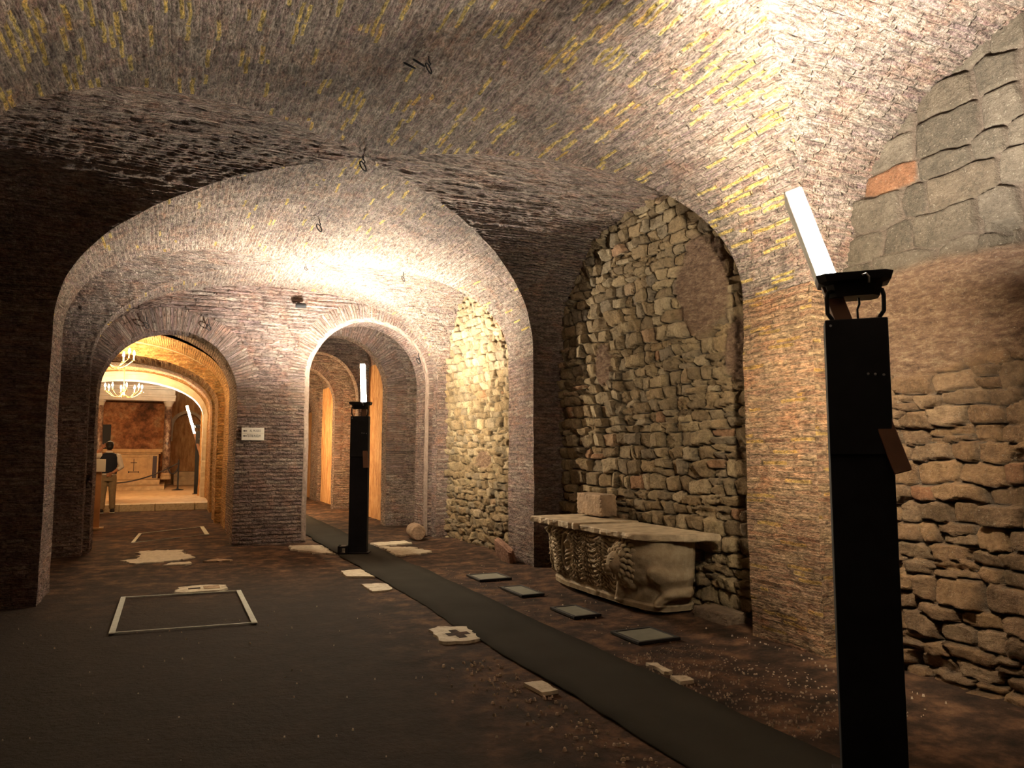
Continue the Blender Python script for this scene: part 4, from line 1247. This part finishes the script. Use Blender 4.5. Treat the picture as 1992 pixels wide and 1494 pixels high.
hook(1.50, 4.62, 4.13, 'pair of black iron rings hanging from the crown of the near vault', 1.15, True)
hook(1.50, 6.52, 4.15, 'black iron hook at the meeting point of the dark groins', 1.5)
hook(1.47, 8.55, 4.14, 'small black iron hook in the vault above the farther pier line', 1.5)
hook(1.67, 10.73, 4.14, 'short iron pin in the bright vault before the far wall', 0.9)
hook(3.03, 10.44, 4.08, 'faint iron ring in the brightest part of the far vault', 1.2)
hook(-0.40, 12.38, 3.47, 'iron hook above the left arch, left of its crown', 1.6)
hook(0.47, 12.38, 3.50, 'iron hook above the left arch, right of its crown', 1.6)
hook(3.90, 12.42, 3.16, 'thin iron loop on the right haunch of the right arch', 1.7)
r = empty('spotlight', (1.86, 12.40, 3.85), 0, 'small black spotlight fixed high on the far wall between the arches', 'spotlight')
bm = bmesh.new(); lathe(bm, [(0.001, -0.085), (0.036, -0.085), (0.04, -0.07), (0.04, 0.07), (0.032, 0.085), (0.001, 0.085)], 18)
bmesh.ops.rotate(bm, verts=bm.verts[:], cent=(0, 0, 0), matrix=Matrix.Rotation(PI / 2, 3, 'Y') )
bmesh.ops.rotate(bm, verts=bm.verts[:], cent=(0, 0, 0), matrix=Matrix.Rotation(-0.25, 3, 'Z'))
for v in bm.verts: v.co.y -= 0.06
bmobj('housing', bm, M['black_matt'], r, smooth=False)
bm = bmesh.new(); box(bm, (-0.015, -0.05, -0.012), (0.015, 0.06, 0.05), 0.003); bmobj('mount', bm, M['black_matt'], r)
bm = bmesh.new(); tube(bm, [(0.08, -0.04, 0.0), (0.25, 0.02, 0.015), (0.6, 0.03, 0.02)], 0.004, 6); bmobj('cable', bm, M['coffer'], r)


# ------------------------------------------------------------------ signs
def text_mesh(name, body, size, mat, parent, loc, rot=(PI / 2, 0, 0), squeeze=1.0):
    cu = bpy.data.curves.new(name, 'FONT')
    cu.body = body; cu.size = size; cu.extrude = 0.0015; cu.align_y = 'CENTER'
    tmp = bpy.data.objects.new(name, cu)
    COL.objects.link(tmp)
    dg = bpy.context.evaluated_depsgraph_get()
    me = bpy.data.meshes.new_from_object(tmp.evaluated_get(dg))
    bpy.data.objects.remove(tmp); bpy.data.curves.remove(cu)
    me.materials.clear()
    o = link(name, me, mat, parent)
    o.location = loc; o.rotation_euler = rot; o.scale = (squeeze, 1, 1)
    return o


def arrow(parent, x0, x1, z, mat, y, s=0.012):
    """arrow pointing from x0 to x1"""
    d = 1 if x1 > x0 else -1
    bm = bmesh.new()
    pts = [(x0, z - s * .45), (x1 - d * s * 2.2, z - s * .45), (x1 - d * s * 2.2, z - s), (x1, z), (x1 - d * s * 2.2, z + s), (x1 - d * s * 2.2, z + s * .45), (x0, z + s * .45)]
    loft(bm, [[(a, y, b) for a, b in pts], [(a, y - 0.003, b) for a, b in pts]])
    return bmobj('arrow', bm, mat, parent)


r = empty('direction_sign', (1.18, 12.40, 1.74), 0, 'cream sign with two left arrows on the brick pier between the arches', 'sign')
bm = bmesh.new(); box(bm, (-0.17, -0.01, -0.10), (0.17, 0.02, 0.10), 0.003); bmobj('board', bm, M['sign'], r)
bm = bmesh.new(); box(bm, (-0.168, -0.012, 0.004), (0.168, -0.0095, 0.007)); bmobj('board_seam', bm, M['stonebrown'], r)
for zc, txt, tx in ((0.048, 'AL MUSEO', -0.05), (-0.032, 'TO THE MUSEUM', -0.085)):
    arrow(r, -0.09, -0.155, zc, M['ink'], -0.0105, 0.014)
    text_mesh('lettering', txt, 0.058, M['ink'], r, (tx, -0.0125, zc), squeeze=0.62 if zc > 0 else 0.45)

r = empty('sign_stand', (-1.235, 16.2, 0), 0.05, 'pale wooden stand with a white board and dark green arrow inside the left arch', 'sign')
bm = bmesh.new(); box(bm, (-0.075, -0.05, 0.03), (0.065, 0.05, 1.15), 0.006); bmobj('post', bm, M['wood'], r)
bm = bmesh.new(); box(bm, (-0.16, -0.12, 0.0), (0.14, 0.12, 0.035), 0.005); bmobj('base', bm, M['step'], r)
bm = bmesh.new(); box(bm, (-0.17, -0.075, 1.08), (0.125, -0.05, 1.32), 0.003); b_ = bmobj('board', bm, M['sign2'], r)
arrow(b_, -0.15, -0.05, 1.165, M['green'], -0.0755, 0.024)

# ------------------------------------------------------------------ chapel furniture
ar = empty('altar', (-1.25, 31.0, 0.155), 0, 'stone altar with a carved cross on its front, at the end of the chapel', 'altar')
bm = bmesh.new(); box(bm, (-2.0, -2.4, 0.0), (1.35, 1.6, 0.13), 0.012); bmobj('lower_step', bm, M['step'], ar)
bm = bmesh.new(); box(bm, (-1.75, -1.0, 0.13), (1.15, 1.5, 0.30), 0.012); bmobj('upper_step', bm, M['step'], ar)
bm = bmesh.new(); box(bm, (-1.05, 0.0, 0.30), (1.05, 0.8, 1.24), 0.012); bmobj('body', bm, M['altarstone'], ar)
bm = bmesh.new(); box(bm, (-1.22, -0.12, 1.30), (1.22, 0.9, 1.42), 0.015); box(bm, (-1.13, -0.06, 1.24), (1.13, 0.85, 1.30), 0.01); bmobj('table_top', bm, M['altarstone'], ar)
bm = bmesh.new(); box(bm, (-0.62, -0.035, 0.36), (0.62, 0.0, 1.16), 0.01); fr = bmobj('front_panel', bm, M['altarstone'], ar)
bm = bmesh.new()
for lo, hi in (((-0.68, -0.06, 0.34), (-0.60, -0.01, 1.18)), ((0.60, -0.06, 0.34), (0.68, -0.01, 1.18)), ((-0.68, -0.06, 1.12), (0.68, -0.01, 1.2)), ((-0.68, -0.06, 0.3), (0.68, -0.01, 0.38))):
    box(bm, lo, hi, 0.008)
bmobj('panel_frame', bm, M['altarstone'], ar)
for sx in (-1, 1):
    bm = bmesh.new(); box(bm, (sx * 0.90 - 0.085, -0.012, 0.34), (sx * 0.90 + 0.085, 0.0, 1.16), 0.003); o = bmobj('niche_panel', bm, M['darkniche'], ar); o['label'] = 'dark marble inlay'
bm = bmesh.new()
for lo, hi in (((-0.012, -0.05, 0.60), (0.012, -0.034, 1.05)), ((-0.13, -0.05, 0.90), (0.13, -0.034, 0.925)), ((-0.20, -0.05, 0.56), (0.20, -0.034, 0.585)), ((-0.22, -0.05, 0.54), (-0.18, -0.034, 0.60)), ((0.18, -0.05, 0.54), (0.22, -0.034, 0.60))):
    box(bm, lo, hi, 0.004)
o = bmobj('cross', bm, M['darkniche'], fr); o['label'] = 'dark carved cross on a stem'
o.location.x = 0.05

cn = empty('altar_canopy', (-1.25, 31.0, 0.155), 0, 'pale stone canopy on veined marble columns over the altar', 'canopy')
for sx in (-1, 1):
    bm = bmesh.new()
    lathe(bm, [(0.001, 0.30), (0.235, 0.30), (0.235, 0.40), (0.20, 0.43), (0.215, 0.47), (0.18, 0.52), (0.172, 0.54)], 24, (sx * 1.43, -0.35, 0)); bs_ = bmobj('column_base', bm, M['step'], cn, smooth=False)
    bm = bmesh.new(); lathe(bm, [(0.17, 0.53), (0.172, 1.5), (0.155, 3.02)], 24, (sx * 1.43, -0.35, 0)); bmobj('column', bm, M['column'], cn, smooth=True)
    bm = bmesh.new(); lathe(bm, [(0.155, 3.0), (0.17, 3.03), (0.20, 3.12), (0.235, 3.16), (0.235, 3.20), (0.001, 3.20)], 24, (sx * 1.43, -0.35, 0)); bmobj('capital', bm, M['coffer'], cn, smooth=False)
bm = bmesh.new()
for lo, hi in (((-1.72, -0.62, 3.20), (1.72, -0.08, 3.34)), ((-1.74, -0.65, 3.34), (1.74, -0.05, 3.42)), ((-1.70, -0.60, 3.42), (1.70, -0.08, 3.62)), ((-1.82, -0.72, 3.62), (1.82, 0.0, 3.69)), ((-1.88, -0.80, 3.69), (1.88, 0.0, 3.75))):
    box(bm, lo, hi, 0.01)
bmobj('entablature', bm, M['coffer'], cn)
bm = bmesh.new()
loft(bm, [[(-1.86, -0.78, 3.75), (1.86, -0.78, 3.75), (1.86, 1.9, 3.75), (-1.86, 1.9, 3.75)], [(-0.4, 0.2, 4.55), (0.4, 0.2, 4.55), (0.4, 0.8, 4.55), (-0.4, 0.8, 4.55)]])
bmobj('canopy_roof', bm, M['coffer'], cn)
bm = bmesh.new(); box(bm, (-1.60, 1.05, 0.30), (1.60, 1.25, 3.20)); bmobj('painted_back_wall', bm, M['fresco'], cn)
bm = bmesh.new(); box(bm, (-1.45, 0.98, 1.42), (-1.05, 1.06, 2.35)); o = bmobj('side_panel', bm, M['black_matt'], cn); o['label'] = 'dark framed panel'
for c_ in cn.children:
    if c_.name.split('.')[0] in ('column', 'capital', 'column_base'):
        c_.scale.x = 1.0
cn.scale.x = 0.79
ar.scale.x = 0.82
# end wall of the chapel, with the arched recess and its steps
g = Grid()
RC = arch_poly(0.62, 0.55, 2.45, 3.05, z0=0.1)
arch_face(g, RC, 33.4, -3.8, 1.6, lambda x: np.full_like(x, 4.6), -1, 0, amp=0.5)
arch_ring(g, RC, 33.4, 0.14, 1.9, mat=1, out=0.03)
soffit(g, RC, 33.4, 34.2, 0, amp=0.5)
g.add(np.array([[(-0.1, 34.2, 0), (-0.1, 34.2, 3.4)], [(1.4, 34.2, 0), (1.4, 34.2, 3.4)]]))
tag(g.build('wall_end', [M['ochre'], M['coffer']]), kind='structure')
for i in range(3):
    bm = bmesh.new(); box(bm, (0.16, 32.4 + 0.32 * i, 0.155), (1.38, 34.1, 0.155 + 0.17 * (i + 1)), 0.012)
    tag(bmobj('trim_%d' % (i + 2), bm, M['step']), kind='structure')

st = empty('rope_stanchion', (0.28, 28.2, 0.155), 0, 'black stanchion with a rope across the altar steps', 'stanchion')
bm = bmesh.new(); lathe(bm, [(0.001, 0), (0.19, 0.0), (0.19, 0.015), (0.06, 0.04), (0.03, 0.06), (0.026, 0.88), (0.034, 0.9), (0.034, 0.95), (0.016, 0.97), (0.03, 1.02), (0.001, 1.06)], 18); bmobj('post', bm, M['black_matt'], st)
bm = bmesh.new(); tube(bm, [(-0.02 - 2.6 * t, 0.25 * t * 0, 0.92 - 0.62 * (1 - (1 - t) ** 2) - 0.10 * math.sin(PI * t)) for t in np.linspace(0, 1, 16)], 0.022, 8); bmobj('rope', bm, M['rope'], st)
bm = bmesh.new(); tube(bm, [(0.02 * 0 - 0.17 + 0.17 * math.cos(a), -0.03, 0.92 - 0.36 * math.sin(a)) for a in np.linspace(0, PI * 0.9, 10)], 0.02, 8); bmobj('rope_end', bm, M['rope'], st)


def chandelier(loc, label, R_=0.46, n=8, drop=0.6):
    r = empty('chandelier', loc, 0, label, 'chandelier', 'brass candle chandeliers')
    bm = bmesh.new(); lathe(bm, [(0.001, -0.10), (0.03, -0.09), (0.05, -0.05), (0.035, -0.01), (0.02, 0.03), (0.045, 0.07), (0.02, 0.12), (0.012, 0.2), (0.010, drop), (0.001, drop)], 14); bmobj('stem', bm, M['brass'], r)
    for i in range(n):
        a = 2 * PI * i / n + 0.2
        c, s_ = math.cos(a), math.sin(a)
        bm = bmesh.new()
        tube(bm, [(c * R_ * t, s_ * R_ * t, -0.02 - 0.10 * math.sin(PI * min(1, t * 1.05)) + 0.07 * t * t) for t in np.linspace(0.05, 1, 9)], 0.011, 8)
        lathe(bm, [(0.001, 0.04), (0.04, 0.045), (0.045, 0.055), (0.001, 0.056)], 12, (c * R_, s_ * R_, 0))
        am = bmobj('arm', bm, M['brass'], r)
        bm = bmesh.new(); lathe(bm, [(0.001, 0.055), (0.014, 0.055), (0.014, 0.145), (0.001, 0.147)], 10, (c * R_, s_ * R_, 0)); bmobj('candle', bm, M['candle'], am)
        bm = bmesh.new(); lathe(bm, [(0.001, 0.147), (0.014, 0.155), (0.022, 0.18), (0.016, 0.21), (0.004, 0.245), (0.001, 0.248)], 12, (c * R_, s_ * R_, 0)); bmobj('bulb', bm, M['bulb'], am, smooth=True)
    return r


chandelier((-1.19, 22.2, 3.02), 'lit brass chandelier hanging in full view inside the left arch', 0.44, 8, 0.72)
chandelier((-1.12, 15.5, 3.12), 'nearer brass chandelier half hidden by the left arch edge', 0.44, 8, 0.50)

# ------------------------------------------------------------------ the visitor
pr = empty('person', (-1.33, 20.35, 0.0), 0.12, 'person in dark vest and khaki trousers seen from behind, one hand raised to head', 'person')


def limb(bm, pts, radii, n=12, sq=1.0):
    tube(bm, pts, radii, n)


def remesh(o, vs=0.012, it=4):
    md = o.modifiers.new('remesh', 'REMESH'); md.mode = 'VOXEL'; md.voxel_size = vs; md.use_smooth_shade = True
    sm = o.modifiers.new('smooth', 'SMOOTH'); sm.factor = 0.5; sm.iterations = it


bm = bmesh.new()
loft(bm, [ell(0, 0, z, rx, ry, 16) for z, rx, ry in ((0.82, 0.15, 0.11), (0.95, 0.155, 0.115), (1.05, 0.145, 0.105), (1.2, 0.165, 0.11), (1.33, 0.18, 0.105), (1.40, 0.14, 0.085), (1.44, 0.07, 0.065))])
limb(bm, [(0, 0, 1.40), (0, 0.005, 1.47), (0, 0.012, 1.53)], [0.06, 0.055, 0.056])
blob(bm, (0, 0.02, 1.60), (0.078, 0.098, 0.115), 3)
blob(bm, (0, 0.07, 1.535), (0.045, 0.05, 0.05), 2)                                      # jaw
blob(bm, (0, 0.122, 1.595), (0.014, 0.022, 0.02), 2)                                    # nose
for sx in (-1, 1):
    blob(bm, (sx * 0.079, 0.01, 1.595), (0.012, 0.022, 0.032), 2)                       # ears
LS, LE, LW = Vector((-0.185, 0.0, 1.37)), Vector((-0.36, 0.10, 1.34)), Vector((-0.15, 0.10, 1.55))
RS, RE, RW = Vector((0.185, 0.0, 1.37)), Vector((0.27, -0.07, 1.10)), Vector((0.07, -0.16, 0.955))
for s_, e_, w_ in ((LS, LE, LW), (RS, RE, RW)):
    limb(bm, [s_, s_.lerp(e_, 0.5), e_, e_.lerp(w_, 0.4), w_], [0.055, 0.050, 0.042, 0.040, 0.030])
for w_, d_, up_ in ((LW, Vector((0.55, 0.05, 0.8)), Vector((0.5, 0.3, -0.3))), (RW, Vector((-0.85, -0.05, -0.35)), Vector((0.1, -0.1, 0.9)))):
    d_ = d_.normalized(); sd = d_.cross(up_).normalized(); u2_ = sd.cross(d_)
    blob(bm, w_ + d_ * 0.045, (0.036, 0.036, 0.040), 2)
    for i, (of, ln) in enumerate(((-0.034, 0.070), (-0.012, 0.084), (0.011, 0.078), (0.033, 0.060))):
        b0 = w_ + d_ * 0.07 + u2_ * of
        limb(bm, [b0, b0 + d_ * ln * 0.5 - sd * 0.006, b0 + d_ * ln * 0.85 - sd * 0.024], [0.0088, 0.0084, 0.007], 8)
    b0 = w_ + d_ * 0.02 - u2_ * 0.03
    limb(bm, [b0, b0 + d_ * 0.03 - u2_ * 0.025, b0 + d_ * 0.06 - u2_ * 0.028], [0.013, 0.011, 0.009], 8)
for sx in (-1, 1):
    limb(bm, [(sx * 0.085, 0, 0.88), (sx * 0.095, 0.005, 0.66), (sx * 0.10, 0.0, 0.48), (sx * 0.105, -0.02, 0.34), (sx * 0.11, -0.005, 0.09)], [0.088, 0.080, 0.056, 0.054, 0.038])
    limb(bm, [(sx * 0.11, -0.04, 0.05), (sx * 0.118, 0.08, 0.045), (sx * 0.125, 0.17, 0.035)], [0.036, 0.040, 0.028])
body = bmobj('body', bm, M['skin'], pr, smooth=True)
remesh(body, 0.0058, 2)
bm = bmesh.new()
limb(bm, [(0, 0, 1.60), (0, -0.005, 1.64)], [0.06, 0.06])
blob(bm, (0, 0.0, 1.635), (0.090, 0.105, 0.095), 3, 0.05, 61); blob(bm, (0, -0.035, 1.575), (0.080, 0.07, 0.075), 3, 0.05, 62)
h_ = bmobj('hair', bm, M['hair'], pr, smooth=True); remesh(h_, 0.012, 2)
bm = bmesh.new()
loft(bm, [ell(0, 0, z, rx, ry, 20) for z, rx, ry in ((0.93, 0.182, 0.142), (1.05, 0.178, 0.136), (1.2, 0.196, 0.142), (1.33, 0.205, 0.132), (1.41, 0.155, 0.108), (1.445, 0.085, 0.082))])
v_ = bmobj('vest', bm, M['navy'], pr, smooth=True); remesh(v_, 0.012, 3)
bm = bmesh.new()
for s_, e_, w_ in ((LS, LE, LW), (RS, RE, RW)):
    limb(bm, [s_ * 0.8 + Vector((0, 0, 1.37)) * 0.2, s_, s_.lerp(e_, 0.5), e_, e_.lerp(w_, 0.45)], [0.06, 0.076, 0.068, 0.062, 0.052])
limb(bm, [(0, 0, 1.43), (0, 0.006, 1.485)], [0.085, 0.068])
limb(bm, [(0, 0, 0.90), (0, 0, 0.95)], [0.168, 0.172])
v_ = bmobj('shirt', bm, M['shirt'], pr, smooth=True); remesh(v_, 0.012, 3)
bm = bmesh.new()
loft(bm, [ell(0, 0, z, rx, ry, 20) for z, rx, ry in ((0.76, 0.165, 0.125), (0.86, 0.178, 0.136), (0.96, 0.170, 0.130), (1.0, 0.166, 0.126))])
for sx in (-1, 1):
    limb(bm, [(sx * 0.088, 0, 0.86), (sx * 0.097, 0.005, 0.66), (sx * 0.102, 0.0, 0.48), (sx * 0.107, -0.012, 0.30), (sx * 0.112, -0.008, 0.10)], [0.098, 0.092, 0.078, 0.072, 0.066])
v_ = bmobj('trousers', bm, M['khaki'], pr, smooth=True); remesh(v_, 0.012, 3)
for sx in (-1, 1):
    bm = bmesh.new(); blob(bm, (sx * 0.118, 0.055, 0.055), (0.052, 0.145, 0.055), 3, 0.0, 0, 0.35)
    sh = bmobj('shoe', bm, M['shoe'], pr, smooth=True)
    bm = bmesh.new(); box(bm, (sx * 0.118 - 0.052, -0.09, 0.0), (sx * 0.118 + 0.052, 0.195, 0.026), 0.012); o = bmobj('sole', bm, M['shoe_white'], sh); o['label'] = 'pale sole'

# ------------------------------------------------------------------ unseen lamps of the passage (real lamps stand there, out of sight)
for i, (x, y, z, e) in enumerate(((2.25, 18.2, 1.9, CORRIDOR_W[0]), (2.3, 21.6, 2.0, CORRIDOR_W[1]))):
    li = bpy.data.lights.new('passage_lamp_light', 'POINT')
    li.energy = e; li.color = CORRIDOR_COL; li.shadow_soft_size = 0.1
    lo = bpy.data.objects.new('passage_lamp_light', li); COL.objects.link(lo); lo.location = (x, y, z)
